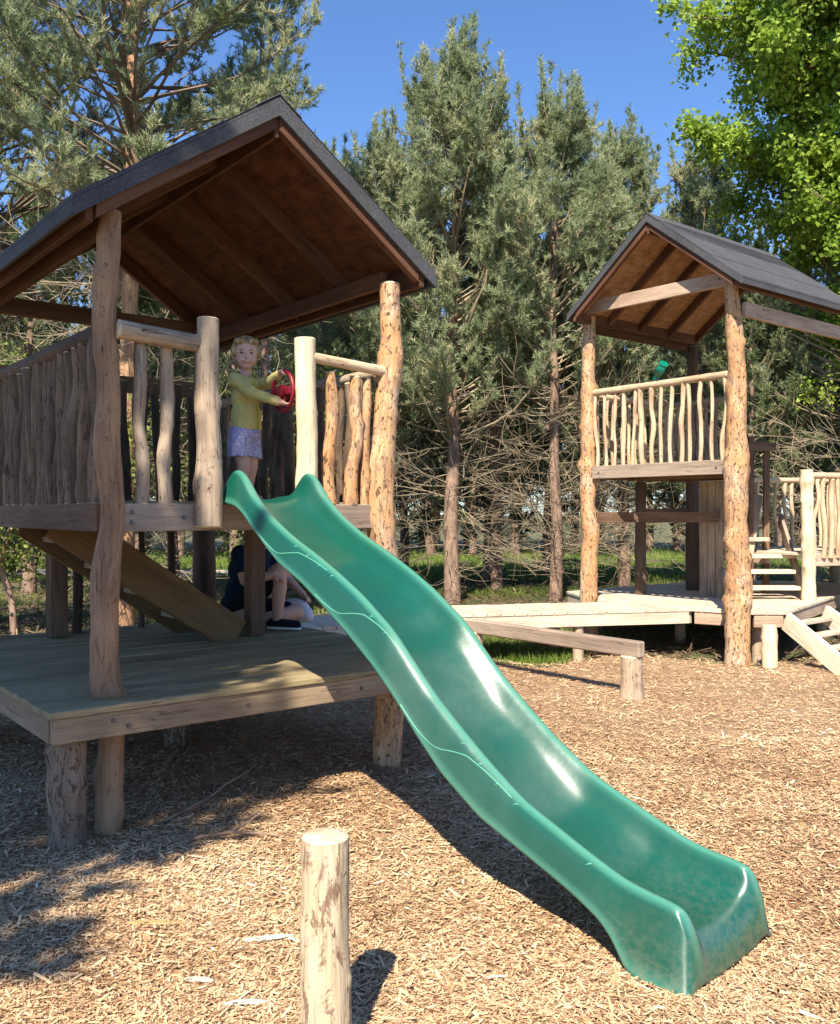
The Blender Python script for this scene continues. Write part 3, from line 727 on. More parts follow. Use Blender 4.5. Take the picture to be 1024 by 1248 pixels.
# posts (local x runs along the front, y backwards)
post(T1, [(0, 0, -.1), (.01, 0, .35), (.025, .0, .62), (-.01, 0, .68), (-.02, 0, .95), (-.012, 0, 1.2), (0, 0, 1.32), (.02, 0, 1.5), (-.005, 0, 1.82), (.0, 0, 2.1), (-.022, 0, 2.4), (0, 0, 2.72), (.01, 0, 2.90)],
     [.060, .060, .062, .070, .060, .068, .060, .053, .061, .053, .051, .054, .049], 3, 'pole', 16)
post(T1, [(.469, -.075, 1.43), (.475, -.07, 1.75), (.462, -.07, 2.1), (.47, -.07, 2.45)], [.068, .062, .058, .052], 4, 'pole_grey', 5, kh=.35)
post(T1, [(1.07, -.01, 1.40), (1.075, -.01, 1.9), (1.065, -.01, 2.2), (1.06, -.01, 2.43)], [.062, .056, .052, .058], 5, 'pole_cream', 4)
post(T1, [(1.70, .12, -.1), (1.70, .08, .5), (1.66, .04, .95), (1.575, 0, 1.42), (1.565, 0, 1.66), (1.60, 0, 1.95), (1.62, 0, 2.2), (1.645, 0, 2.40), (1.645, 0, 2.52), (1.64, 0, 2.82)],
     [.088, .086, .080, .076, .080, .068, .062, .080, .060, .056], 6, 'pole_orange', 18, kh=.42, rough=.09)
for i, (x, y) in enumerate([(1.64, 2.47), (0, 2.47)]):
    post(T1, [(x, y, -.1), (x+.01, y, 1), (x-.01, y, 2), (x, y, 2.84)], [.105, .09, .075, .06], 20+i, 'pole_dark', 8, 'end_dark')
# platform
mb = MB(); planks(mb, [(.06, .03), (1.60, .03), (1.60, 2.42), (.06, 2.42)], 0, .12, .006, FZ, .028, random.Random(3))
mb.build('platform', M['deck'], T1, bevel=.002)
for (a, b) in [((.035, -.005, 1.475), (1.60, -.005, 1.475)), ((-.03, .02, 1.475), (-.03, 2.45, 1.475)), ((1.64, .08, 1.475), (1.64, 2.40, 1.475)), ((.06, 2.44, 1.475), (1.58, 2.44, 1.475)), ((.06, .8, 1.46), (1.6, .8, 1.46)), ((.06, 1.65, 1.46), (1.6, 1.65, 1.46))]:
    mb = MB(); mb.beam(a, b, .045, .135 if b[2] > 1.47 else .11); mb.build('floor_beam', M['beam'] if a[1] > .01 or a[0] > 1 else M['beam_grey'], T1, bevel=.004)
# railings
rn = random.Random(12)
def rail_piece(p0, p1, r0, r1, bals, seed, m, name='railing'):
    mb = MB(); mb.log(crooked(rn, p0, p1, 3, .008), [r0, (r0+r1)/2, (r0+r1)/2, r1], sides=14, step=.04, seed=seed, knots=4, rough=.05)
    rl = mb.build(name, [M[m], M['end']], T1, smooth=True)
    for i, (x, dx, r, top) in enumerate(bals):
        mb = MB(); mb.log(crooked(rn, (x, 0.005, FZ-.012), (x+dx, .005, top), 4, .012), [r*1.15, r, r*.95, r*1.05, r*.85], sides=11, step=.04, seed=seed*10+i, knots=6, rough=.12, knot_h=.4)
        mb.build('baluster', [M['stick_grey'] if seed < 45 else M['pole_orange'], M['end']], rl, smooth=True)
rail_piece((.03, -.045, 2.352), (.45, -.055, 2.325), .046, .042, [(.16, -.005, .031, 2.32), (.285, .0, .033, 2.31)], 40, 'pole_grey')
rail_piece((1.09, -.03, 2.335), (1.62, -.02, 2.305), .028, .030, [(1.23, .0, .036, 2.27), (1.37, .03, .036, 2.26), (1.46, .02, .026, 2.26)], 50, 'stick')
railing(T1, (-.012, .03, 0), (-.02, 2.40, 0), 1.544, 2.345, 24, .040, .032, 60, M['pole_dark'], M['slab'], slab=True)
railing(T1, (.06, 2.44, 0), (1.58, 2.44, 0), FZ, 2.45, 12, .04, .03, 61, M['beam'], M['pole_dark'], square=True)
railing(T1, (1.65, .10, 0), (1.65, 2.38, 0), FZ, 2.32, 19, .034, .033, 62, M['pole_grey'], M['slab'])
# roof and beams
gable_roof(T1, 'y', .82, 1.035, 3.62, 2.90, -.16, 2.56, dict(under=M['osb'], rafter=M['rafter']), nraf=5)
mb = MB(); mb.beam((-.12, 2.49, 2.93), (1.76, 2.49, 2.93), .045, .12); mb.build('tie_beam', M['beam'], T1, bevel=.003)
for x in (0.0, 1.64):
    mb = MB(); mb.beam((x, .06, 2.90-.045), (x, 2.44, 2.90-.045), .045, .09); mb.build('wall_plate', M['rafter'], T1, bevel=.003)
# stair under the platform going up to the left
B0 = Vector((1.36, 1.36, .66)); B1 = Vector((.18, 1.36, 1.45))
st = MB(); st.beam(B0, B1, .05, .23); st = st.build('stair', M['stringer'], T1, bevel=.004)
mb = MB(); mb.beam(B0+Vector((0, .62, 0)), B1+Vector((0, .62, 0)), .05, .23); mb.build('stringer', M['stringer'], st, bevel=.004)
for k in range(4):
    c = B0.lerp(B1, (k+.7)/4.4); mb = MB(); mb.abox(c.x-.10, c.x+.10, 1.387, 1.953, c.z-.02, c.z+.015); mb.build('tread', M['joist'], st, bevel=.003)
for i, (x, y, w) in enumerate([(.44, 2.22, .058), (1.53, 1.42, .055)]):
    mb = MB()
    mb.abox(x-w, x+w, y-w, y+w, .645, 1.405); mb.build('square_post', M['beam'], T1, bevel=.004)
for (x, y, r) in [(.62, 2.36, .034), (1.34, 2.40, .028), (.48, 2.40, .02), (1.10, 2.38, .022)]:
    post(T1, [(x, y, .63), (x+.01, y, 1.0), (x, y, 1.44)], r, int(x*90), 'pole_dark', 4, 'end_dark', name='prop', sides=10)
# bracket that carries the steering wheel
mb = MB(); mb.beam((1.135, .03, 2.14), (1.135, .33, 2.14), .03, .09); mb.build('wheel_bracket', M['beam'], T1, bevel=.003)

# low deck round the near hut
D1 = empty('low_deck', P1, RZ)
tag(D1, 'low weathered timber deck on stubby round legs under the near hut', 'deck')
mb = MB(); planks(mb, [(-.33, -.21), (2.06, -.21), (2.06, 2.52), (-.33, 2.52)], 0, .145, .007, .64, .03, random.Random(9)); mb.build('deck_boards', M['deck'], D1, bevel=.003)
for (a, b) in [((-.31, -.175, .552), (2.04, -.175, .552)), ((-.295, -.145, .552), (-.295, 2.5, .552)), ((2.02, -.145, .552), (2.02, 2.5, .552)), ((-.26, 2.48, .552), (1.99, 2.48, .552)), ((.5, -.145, .55), (.5, 2.45, .55)), ((1.25, -.145, .55), (1.25, 2.45, .55))]:
    mb = MB(); mb.beam(a, b, .045, .112); mb.build('edge_board', M['joist'], D1, bevel=.004)
for i, (x, y, r) in enumerate([(-.20, -.06, .078), (-.2, 2.3, .07), (1.95, 2.3, .07), (.9, 1.3, .06)]):
    post(D1, [(x, y, -.1), (x-.01, y, .25), (x, y, .495)], [r*1.1, r, r*.95], 70+i, 'leg', 6, name='leg')

# ------------------------------------------------------------------ green slide
def interp(tab, t):
    if t <= tab[0][0]: return tab[0][1]
    for (a, x), (b, y) in zip(tab, tab[1:]):
        if t <= b: u = (t-a)/(b-a); return x+(y-x)*u
    return tab[-1][1]
RT = [(-.13, 1.575), (-.10, 1.60), (-.06, 1.655), (-.02, 1.705), (.015, 1.715), (.06, 1.685), (.16, 1.567), (.28, 1.475), (.44, 1.384), (.60, 1.312), (.76, 1.232), (.93, 1.135), (1.0, 1.083), (1.1, 1.015), (1.17, .945), (1.33, .785), (1.46, .680), (1.6, .575), (1.78, .455), (1.9, .405), (2.06, .338), (2.2, .285), (2.3, .268), (2.38, .258)]
BT = [(-.13, 1.548), (-.05, 1.548), (.06, 1.528), (.12, 1.49), (.19, 1.42), (.28, 1.345), (.39, 1.262), (.56, 1.178), (.71, 1.085), (.88, .972), (1.04, .852), (1.16, .745), (1.29, .61), (1.42, .49), (1.61, .366), (1.85, .272), (2.04, .196), (2.14, .150), (2.20, .095), (2.24, .02), (2.3, .004), (2.5, .0)]
BD = [(-.13, 1.566), (-.02, 1.566), (.02, 1.560), (.12, 1.47), (.28, 1.365), (.44, 1.275), (.60, 1.20), (.76, 1.12), (.93, 1.02), (1.0, .968), (1.1, .90), (1.17, .83), (1.33, .67), (1.46, .565), (1.6, .460), (1.78, .335), (1.9, .28), (2.06, .214), (2.2, .172), (2.3, .155), (2.38, .150)]
def smooth_tab(tab, t, w=.05): return sum(interp(tab, t+w*k)*g for k, g in ((-1, .25), (0, .5), (1, .25)))
SL0 = Vector((-.904, 4.537, 0)); SD_ = Vector((.719, -.695, 0)); SN = Vector((.695, .719, 0))
def slide_ring(t, phi=0.0):
    tt = min(t, 2.40); Rz = smooth_tab(RT, tt, .03 if tt < .2 else .04); Bz = smooth_tab(BT, tt, .015); Dz = smooth_tab(BD, tt, .022)+.006*math.sin(tt*17)*min(1, max(0, tt-.1)*3)*(tt < 2.1)
    w = .43+.03*max(0, (tt-1.6)/.8); fl = .015*max(0, 1-abs(tt)/.25)+.03*max(0, (tt-2.0)/.4)
    left = [(-.050-fl, Bz, 0), (-.052-fl, Bz+.012, .6), (-.047-fl*.6, Bz+(Rz-Bz)*.25, 0), (-.043-fl*.3, Bz+(Rz-Bz)*.55, 0), (-.038, Bz+(Rz-Bz)*.8, 0), (-.034, Rz-.018, 0), (-.026, Rz-.005, .5), (-.012, Rz, 1), (.004, Rz-.001, .8), (.014, Rz-.010, .2), (.022, Rz-.03, 0), (.034, Dz+(Rz-Dz)*.50, 0), (.050, Dz+(Rz-Dz)*.27, 0), (.075, Dz+.018, 0), (.11, Dz+.007, 0)]
    pts = left+[(w*.37, Dz-.002, 0), (w*.5, Dz-.005, 0), (w*.63, Dz-.002, 0)]+[(w-a, z, k) for a, z, k in reversed(left)]
    if phi:
        pts = [(w/2+(a-w/2)*(1-.045*(1-math.cos(phi))), z*math.cos(phi), k*math.cos(phi)) for a, z, k in pts]
    return pts
def slide_pt(t, a, z): return SL0+SD_*t+SN*a+Vector((0, 0, z))
root = empty('slide', slide_pt(0, .215, 0)); root.location.z = 0
tag(root, 'long wavy green plastic slide running from the near hut down to the bark', 'slide')
inv = Matrix.Translation(-root.location)
mb = MB(); ts = [-.13+.03*i for i in range(5)]+[.01+.025*i for i in range(96)]; ts = [t for t in ts if t < 2.38]
rings = [(t, 0) for t in ts]+[(2.385+.085*math.sin(p), p) for p in [R(x) for x in (12, 25, 38, 50, 62, 74, 84)]]
vs = []; kn = []; tg = []
for t, ph in rings:
    tz = (smooth_tab(BD, min(t, 2.4)+.01, .03)-smooth_tab(BD, min(t, 2.4)-.01, .03))/.02; tv = Vector((SD_.x, SD_.y, tz)).normalized()
    for a, z, k in slide_ring(t, ph): vs.append(inv @ slide_pt(t, a, max(z, .002))); kn.append(k); tg.append(tv)
m = len(slide_ring(0)); fs = [(i*m+j, i*m+j+1, (i+1)*m+j+1, (i+1)*m+j) for i in range(len(rings)-1) for j in range(m-1)]
mb.add(vs, fs, tg, kn)
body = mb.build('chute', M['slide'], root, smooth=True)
so = body.modifiers.new('thickness', 'SOLIDIFY'); so.thickness = .006; so.offset = 0
sb = body.modifiers.new('smooth', 'SUBSURF'); sb.levels = 1; sb.render_levels = 1
# raised moulding lines on both skirts
def skirt(t, u, side):
    pr = slide_ring(t)[:7]; u = u*5; i = min(4, int(u)); f = u-i
    a = pr[i+1][0]*(1-f)+pr[min(i+2, 6)][0]*f; z = pr[i+1][1]*(1-f)+pr[min(i+2, 6)][1]*f
    a -= .0015; w = .43+.03*max(0, (min(t, 2.4)-1.6)/.8)
    return inv @ slide_pt(t, a if side < 0 else w-a, z)
rm, nt, b = mat('green_plastic_edge'); b.inputs['Base Color'].default_value = (.08, .30, .21, 1); b.inputs['Roughness'].default_value = .35
for side in (-1, 1):
    mb = MB()
    for (ta, tb) in [(.22, .72), (.66, 1.16), (1.2, 1.75)]:
        pts = [skirt(ta+(tb-ta)*i/24, .04+.86*(.5-.5*math.cos(math.pi*(i/24)**1.0))**1.1, side) for i in range(25)]
        mb = MB(); mb.tube(pts, .0032, .0032, 5); mb.build('moulding', rm, root, smooth=True)
    t = .42
    while t < 2.1:
        if round(t*100) % 3:
            mb = MB(); mb.tube([skirt(t, .93, side), skirt(t-.012, .80, side), skirt(t-.02, .68, side)], .0026, .0022, 5, cap=True); mb.build('rib', rm, root, smooth=True)
        t += .085 if t < 1.9 else .14

# ------------------------------------------------------------------ far hut
R2 = Vector((3.11, 8.92, 0))
T2 = empty('play_tower', R2, RZ)
tag(T2, 'far wooden play hut with taller posts and a grey felt gable roof, on the right', 'play tower')
post(T2, [(0, 0, -.1), (.01, 0, .5), (.03, 0, .75), (.0, 0, 1.1), (-.03, 0, 1.6), (.0, 0, 2.05), (-.02, 0, 2.3), (-.01, 0, 2.9), (-.06, 0, 3.3), (-.10, 0, 3.74)],
     [.125, .115, .118, .105, .105, .112, .095, .085, .078, .060], 81, 'pole_orange', 20, kh=.35, rough=.09)
post(T2, [(0, 1.89, -.1), (0, 1.89, .9), (.02, 1.88, 1.25), (-.01, 1.9, 1.6), (0, 1.9, 2.2), (0, 1.89, 2.85), (.0, 1.9, 3.1), (.0, 1.88, 3.73)],
     [.098, .092, .100, .085, .082, .092, .074, .068], 82, 'pole_orange', 18, kh=.4, rough=.09)
post(T2, [(2.36, 0, -.1), (2.38, 0, 1.6), (2.36, 0, 2.8), (2.36, 0, 3.6)], [.09, .08, .07, .065], 83, 'pole_orange', 10, kh=.4)
post(T2, [(2.0, 1.89, .45), (2.0, 1.9, 1.8), (2.0, 1.89, 3.6)], [.09, .08, .065], 84, 'pole_dark', 10)
mb = MB(); planks(mb, [(.05, .04), (.14, .04), (1.42, 1.0), (1.50, 1.85), (.05, 1.85)], R(90), .12, .006, 2.03, .028, random.Random(5)); mb.build('platform', M['deck'], T2, bevel=.002)
for i, (a, b) in enumerate([((-.03, .10, 1.945), (-.03, 1.80, 1.945)), ((.16, .03, 1.945), (1.40, .955, 1.945)), ((.06, 1.91, 1.945), (1.94, 1.91, 1.945)), ((1.47, 1.0, 1.945), (1.50, 1.86, 1.945)), ((.8, .56, 1.93), (.8, 1.86, 1.93))]):
    mb = MB(); mb.beam(a, b, .045, .14 if i < 4 else .11); mb.build('floor_beam', M['beam_grey'] if i == 0 else M['beam'], T2, bevel=.004)
railing(T2, (0, .10, 0), (0, 1.83, 0), 2.0, 2.86, 14, .036, .022, 85, M['stick'], M['stick'], skew=.02)
railing(T2, (.1, 1.89, 0), (1.92, 1.89, 0), 2.0, 2.83, 13, .032, .022, 86, M['stick'], M['stick'])
railing(T2, (1.46, 1.02, 0), (1.49, 1.84, 0), 2.0, 2.83, 7, .032, .022, 87, M['stick_grey'], M['stick_grey'])
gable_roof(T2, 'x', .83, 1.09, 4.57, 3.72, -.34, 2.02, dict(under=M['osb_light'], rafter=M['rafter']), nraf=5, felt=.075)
mb = MB(); mb.beam((-.10, .03, 3.78), (-.10, 1.83, 3.80), .045, .14); mb.build('tie_beam', M['tie'], T2, bevel=.003)
mb = MB(); mb.beam((-.02, -.085, 3.47), (2.4, -.085, 3.47), .045, .14); mb.build('side_beam', M['tie'], T2, bevel=.003)
mb = MB(); mb.beam((.0, 1.94, 3.62), (2.1, 1.94, 3.62), .045, .12); mb.build('side_beam', M['rafter'], T2, bevel=.003)
mb = MB(); mb.beam((.02, 1.80, 1.44), (1.35, 1.10, 1.44), .05, .12); mb.build('cross_beam', M['beam'], T2, bevel=.003)
mb = MB(); mb.beam((1.02, 1.90, 1.48), (2.0, 1.90, 1.48), .05, .12); mb.build('cross_beam', M['beam'], T2, bevel=.003)
# upright boards under the platform
for k in range(3):
    mb = MB(); c = Vector((1.36+.012*k, 1.30-.10*k, 0)); mb.beam(c+Vector((0, 0, .505)), c+Vector((0, 0, 1.86)), .025, .097, up=(0, 1, 0)); mb.build('upright_board', M['stick_grey'], T2, bevel=.003)
post(T2, [(1.36, .96, .5), (1.38, .97, 1.2), (1.36, .95, 1.86)], [.045, .042, .038], 88, 'pole_cream', 6, name='stair_post')
post(T2, [(.95, 1.9, .45), (.95, 1.9, 1.2), (.96, 1.9, 1.86)], [.07, .065, .06], 89, 'pole_dark', 6, name='prop')

# telescope on the far hut railing
tl = empty('toy_telescope', R2+Vv*.93+U*(-.005)+Vector((0, 0, 2.895)), RZ)
tag(tl, 'green toy telescope fixed on the top rail of the far hut', 'telescope')
gm = plain('green_toy_plastic', (.0, .15, .10), .35, .1, 20, .5); dk = plain('dark_toy_plastic', (.01, .02, .03), .35, .1, 20, .5)
ax = Vector((-.25, -.62, .62)).normalized(); c0 = Vector((0, 0, .06))
mb = MB(); mb.chain([c0-ax*.10, c0+ax*.02], [.034, .036]); mb.tube([c0+ax*.0, c0+ax*.135], .043, .047, 16, cap=True); o = mb.build('tube', gm, tl, smooth=True)
mb = MB(); mb.tube([c0-ax*.15, c0-ax*.10], .040, .034, 16, cap=True); mb.build('eyepiece', dk, tl, smooth=False)
mb = MB(); mb.tube([c0+ax*.136, c0+ax*.150], .050, .050, 16, cap=True); mb.build('lens_rim', gm, tl)
mb = MB(); mb.tube([Vector((0, 0, -.03)), c0], .018, .016, 10, cap=True); mb.build('mount', dk, tl)

# boardwalk + far deck (world coordinates, top at .50)
bw = empty('boardwalk', (0, 0, 0)); tag(bw, 'pale plank boardwalk linking the near hut deck to the far deck', 'boardwalk')
S1a, S1b = Vector((-1.05, 7.72, 0)), Vector((.38, 8.86, 0)); S2b = Vector((2.795, 9.40, 0))
q1 = [(S1a.x, S1a.y), (S1b.x, S1b.y), (S1b.x-.42, S1b.y+.78), (S1a.x-.5, S1a.y+.62)]
q2 = [(S1b.x+.004, S1b.y), (S2b.x, S2b.y), (S2b.x-.15, S2b.y+.85), (S1b.x-.40, S1b.y+.785)]
rnb = random.Random(21)
mb = MB(); planks(mb, q1, math.atan2(.78, -.42), .14, .008, .50, .03, rnb); planks(mb, q2, math.atan2(.85, -.2), .14, .008, .501, .03, rnb); mb.build('deck_boards', M['deck_pale'], bw, bevel=.003)
for a, b in [(S1a, S1b), (S1b, S2b), (Vector((q1[3][0], q1[3][1], 0)), Vector((q1[2][0], q1[2][1], 0))), (Vector((q2[3][0], q2[3][1], 0)), Vector((q2[2][0], q2[2][1], 0)))]:
    d = (b-a).normalized(); mb = MB(); mb.beam(a+d*.02+Vector((0, 0.03, .408)), b-d*.02+Vector((0, .03, .408)), .045, .12); mb.build('edge_board', M['deck_pale'], bw, bevel=.003)
for i, p in enumerate([(-.7, 8.1), (.35, 8.98), (.02, 9.5), (1.6, 9.22), (1.45, 9.9)]):
    post(bw, [(p[0], p[1], -.1), (p[0], p[1], .34)], .055, 90+i, 'pole_grey', 2, name='leg', sides=10)
fd = empty('far_deck', (0, 0, 0)); tag(fd, 'pale many sided plank deck under the far hut', 'deck')
dp = [(2.80, 9.40), (3.31, 9.08), (3.66, 9.08), (5.07, 11.0), (6.4, 12.8), (4.4, 13.5), (1.84, 11.44), (1.99, 10.35)]
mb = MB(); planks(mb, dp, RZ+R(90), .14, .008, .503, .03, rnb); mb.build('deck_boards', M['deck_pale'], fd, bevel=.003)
for i in range(len(dp)):
    a = Vector((*dp[i], 0)); b = Vector((*dp[(i+1) % len(dp)], 0)); d = (b-a).normalized(); nn = Vector((-d.y, d.x, 0))*.035
    mb = MB(); mb.beam(a+d*.03+nn+Vector((0, 0, .408)), b-d*.03+nn+Vector((0, 0, .408)), .045, .125); mb.build('edge_board', M['tie'] if i < 4 else M['deck_pale'], fd, bevel=.003)
for i, p in enumerate([(3.45, 9.3), (4.9, 11.1), (2.2, 11.3), (3.0, 10.5), (4.2, 12.6)]):
    post(fd, [(p[0], p[1], -.1), (p[0], p[1], .34)], .06, 100+i, 'pole_grey', 2, name='leg', sides=10)

# steps from the far deck up to the side landing
ss = empty('timber_steps', (4.0, 10.3, .5)); tag(ss, 'open timber steps rising from the far deck beside the landing railing', 'steps')
for k, (y, z, xl, xr) in enumerate([(10.34, .655, 3.50, 4.32), (10.52, .83, 3.52, 4.34), (10.72, 1.00, 3.56, 4.42), (11.0, 1.19, 3.62, 4.22), (11.3, 1.38, 3.72, 4.30)]):
    mb = MB(); mb.abox(xl-4.0, xr-4.0, y-10.3-.02, y-10.3+.17, z-.5-.045, z-.5, grain=0); mb.build('tread', M['deck_pale'], ss, bevel=.004)
for x in (-.52, .37):
    mb = MB(); mb.beam((x, .06, .06), (x+.16, 1.15, .92), .04, .15); mb.build('stringer', M['beam_grey'], ss, bevel=.003)
mb = MB(); mb.beam((-.12, .62, .35), (.16, 1.0, 1.22), .03, .19, up=(-1, 0, .3)); mb.build('stringer', M['tie'], ss, bevel=.003)
for x, y, zt in ((.02, .78, 2.42), (.24, .86, 2.36)):
    mb = MB(); mb.beam((x, y, .0), (x+.01, y, zt-.5), .07, .05, up=(0, 1, 0)); mb.build('upright', M['beam'], ss, bevel=.004)
mb = MB(); mb.beam((-.12, .74, 1.80), (.34, .80, 1.80), .03, .10); mb.build('cross_rail', M['beam'], ss, bevel=.003)
# landing with railing
ld = empty('landing', (4.37, 10.3, 0)); tag(ld, 'raised side landing with stick railing at the right edge of the picture', 'landing')
ld.rotation_euler = (0, 0, R(20))
mb = MB(); planks(mb, [(.02, .02), (2.3, .02), (2.3, 1.9), (.02, 1.9)], R(90), .14, .008, 1.03, .03, rnb); mb.build('platform', M['deck_pale'], ld, bevel=.003)
mb = MB(); mb.beam((.07, -.005, .945), (2.3, -.005, .945), .045, .12); mb.build('edge_board', M['tie'], ld, bevel=.003)
mb = MB(); mb.beam((-.01, .6, .945), (-.01, 1.9, .945), .045, .12); mb.build('edge_board', M['tie'], ld, bevel=.003)
post(ld, [(0, -.04, .48), (.0, -.04, 1.0), (-.02, -.04, 1.5), (-.03, -.04, 1.97)], [.076, .070, .066, .070], 110, 'pole_cream', 12, kh=.4)
post(ld, [(2.25, 0, -.1), (2.25, 0, 1.97)], [.085, .08], 111, 'pole_cream', 8)
post(ld, [(2.25, 1.85, -.1), (2.25, 1.85, 1.97)], [.085, .08], 112, 'pole_grey', 8)
post(ld, [(0, 1.85, -.1), (0, 1.85, 1.95)], [.085, .08], 113, 'pole_grey', 8)
post(ld, [(.9, .1, -.1), (.9, .1, .88)], [.085, .08], 114, 'pole_grey', 3, name='leg')
railing(ld, (.04, -.04, 0), (2.2, 0, 0), .98, 1.91, 19, .036, .027, 115, M['stick'], M['stick'])
railing(ld, (-.12, 1.85, 0), (2.2, 1.85, 0), 1.0, 1.93, 15, .036, .027, 116, M['stick'], M['stick'])
# ladder like ramp at the right edge
rp = empty('timber_ramp', (3.60, 9.0, 0)); tag(rp, 'short ramp with bleached side boards leading from the ground to the far deck', 'ramp')
for (a, b, mm) in [((.03, .02, .42), (.30, -.78, .02), 'white_wood'), ((.62, .50, .44), (.98, -.30, .02), 'white_wood')]:
    mb = MB(); mb.beam(a, b, .05, .19); mb.build('side_board', M[mm], rp, bevel=.004)
for k in range(4):
    t = (k+.35)/4; a = Vector((.06, .02, .43)).lerp(Vector((.33, -.78, .05)), t); b = Vector((.60, .50, .43)).lerp(Vector((.95, -.30, .05)), t)
    mb = MB(); mb.beam(a, b, .11, .035); mb.build('rung', M['deck_pale'], rp, bevel=.004)
post(rp, [(-.215, -.20, -.1), (-.215, -.18, .40)], [.072, .068], 120, 'pole_cream', 3, name='prop')

# balance beam in front of the boardwalk
bb = empty('balance_beam', (1.70, 7.30, 0), RZ); tag(bb, 'long grey handrail beam on one stout stub post before the boardwalk', 'balance beam')
mb = MB(); mb.beam((0, -.10, .405), (0, 2.0, .40), .085, .13); mb.build('beam', M['beam_grey'], bb, bevel=.012)
post(bb, [(0, 0, -.1), (.0, 0, .1), (0, 0, .34)], [.092, .088, .085], 121, 'pole_grey', 4, sides=16)
post(bb, [(0, 1.85, -.1), (0, 1.85, .34)], [.06, .06], 122, 'pole_grey', 4, sides=16)
# foreground pole
lg = empty('wooden_bollard', (-.262, 2.50, 0)); lg.location.z = -.018; tag(lg, 'short upright peeled log in the bark at the bottom of the picture', 'log post')
mb = MB(); mb.log([(.012, 0, -.2), (.006, 0, .1), (.0, 0, .35), (.002, 0, .625)], [.073, .070, .067, .063], sides=40, step=.008, seed=31, knots=5, rough=.035, knot_h=.12)
mb.build('log', [wood('bollard_wood', [(.36, .26, .16), (.50, .39, .255), (.58, .47, .32)], .9, .30, barkcol=(.17, .10, .06), bark=.43, bump=.8, knotcol=(.10, .05, .03)), M['end']], lg, smooth=True)

# ------------------------------------------------------------------ steering wheel
red = plain('red_toy_plastic', (.20, .006, .018), .45, .1, 20, .5)
sw = empty('steering_wheel', P1+U*1.065+Vv*.23+Vector((0, 0, 2.175)), RZ)
tag(sw, 'red toy steering wheel the child is holding beside the pale post', 'steering wheel')
mb = MB(); ring = [Vector((0, .112*math.cos(a), .112*math.sin(a))) for a in [2*math.pi*i/40 for i in range(41)]]
vs = []; fs = []
for i in range(40):
    a = 2*math.pi*i/40
    for j in range(10):
        p = 2*math.pi*j/10; rr = .112+.012*math.cos(p); vs.append((.012*math.sin(p), rr*math.cos(a), rr*math.sin(a)))
for i in range(40):
    for j in range(10): fs.append((i*10+j, i*10+(j+1) % 10, ((i+1) % 40)*10+(j+1) % 10, ((i+1) % 40)*10+j))
mb.add(vs, fs, vs); mb.build('rim', red, sw, smooth=True)
for a in (0, 180, 270):
    mb = MB(); d = Vector((0, math.cos(R(a)), math.sin(R(a)))); mb.beam(d*.02, d*.106, .045, .016, up=(1, 0, 0)); mb.build('spoke', red, sw, bevel=.004)
mb = MB(); mb.tube([Vector((-.02, 0, 0)), Vector((.055, 0, 0))], .038, .030, 16, cap=True); mb.build('hub', red, sw)

# ------------------------------------------------------------------ people
def fabric(name, base, spots=None, scale=90):
    m, nt, b = mat(name); tc = nt.nodes.new('ShaderNodeTexCoord'); p = tc.outputs['Object']
    n = nz(nt, p, 18, 4, .6); c = mix(nt, 1, base, ramp(nt, n, [(.3, .85), (.7, 1.12)]), 'MULTIPLY')
    if spots:
        v = N(nt, 'ShaderNodeTexVoronoi', Scale=scale); nt.links.new(p, v.inputs['Vector'])
        c = mix(nt, ramp(nt, v.outputs['Distance'], [(.25, 1), (.42, 0)]), c, spots)
    nt.links.new(c, b.inputs['Base Color']); b.inputs['Roughness'].default_value = .9; b.inputs['Specular IOR Level'].default_value = .090
    bp = N(nt, 'ShaderNodeBump', Strength=.3, Distance=.004); nt.links.new(nz(nt, p, 45, 4, .6), bp.inputs['Height']); nt.links.new(bp.outputs[0], b.inputs['Normal'])
    return m
def hand(mb, wrist, d, palmn, s, curl=.9, side=1):
    """palm, four bent fingers and a thumb; d = pointing direction, palmn = side the fingers close towards"""
    d = d.normalized(); palmn = (palmn-d*palmn.dot(d)).normalized(); sd = d.cross(palmn).normalized()*side
    for k in range(4): mb.cap(wrist+sd*(k-1.5)*.011*s, .011*s, wrist+d*.048*s+sd*(k-1.5)*.0145*s, .0095*s, seg=8)
    for k, L in enumerate([.036, .042, .038, .030]):
        p = wrist+d*.05*s+sd*(k-1.5)*.0165*s; dd = d.copy(); r = .0072*s
        for q in range(3):
            dd = (dd*math.cos(curl*.75)+palmn*math.sin(curl*.75)).normalized()
            n_ = p+dd*L*s*(.55, .4, .32)[q]; mb.cap(p, r, n_, r*.9, seg=8); p = n_; r *= .9; palm2 = palmn
            palmn2 = (palmn-dd*palmn.dot(dd))
            palmn = palmn if palmn2.length < .05 else palmn
            curl_dir = dd.cross(sd).normalized()
            palmn = curl_dir if curl_dir.dot(palmn) >= 0 or q else -curl_dir
        palmn = (palm2-d*palm2.dot(d)).normalized() if False else (Vector(hand.pn)-d*Vector(hand.pn).dot(d)).normalized()
    p = wrist+d*.012*s-sd*.022*s; t1 = p+(d*.5-sd*.6+palmn*.45).normalized()*.026*s; t2 = t1+(d*.75+palmn*.6).normalized()*.022*s
    mb.cap(p, .010*s, t1, .008*s, seg=8); mb.cap(t1, .008*s, t2, .0068*s, seg=8)

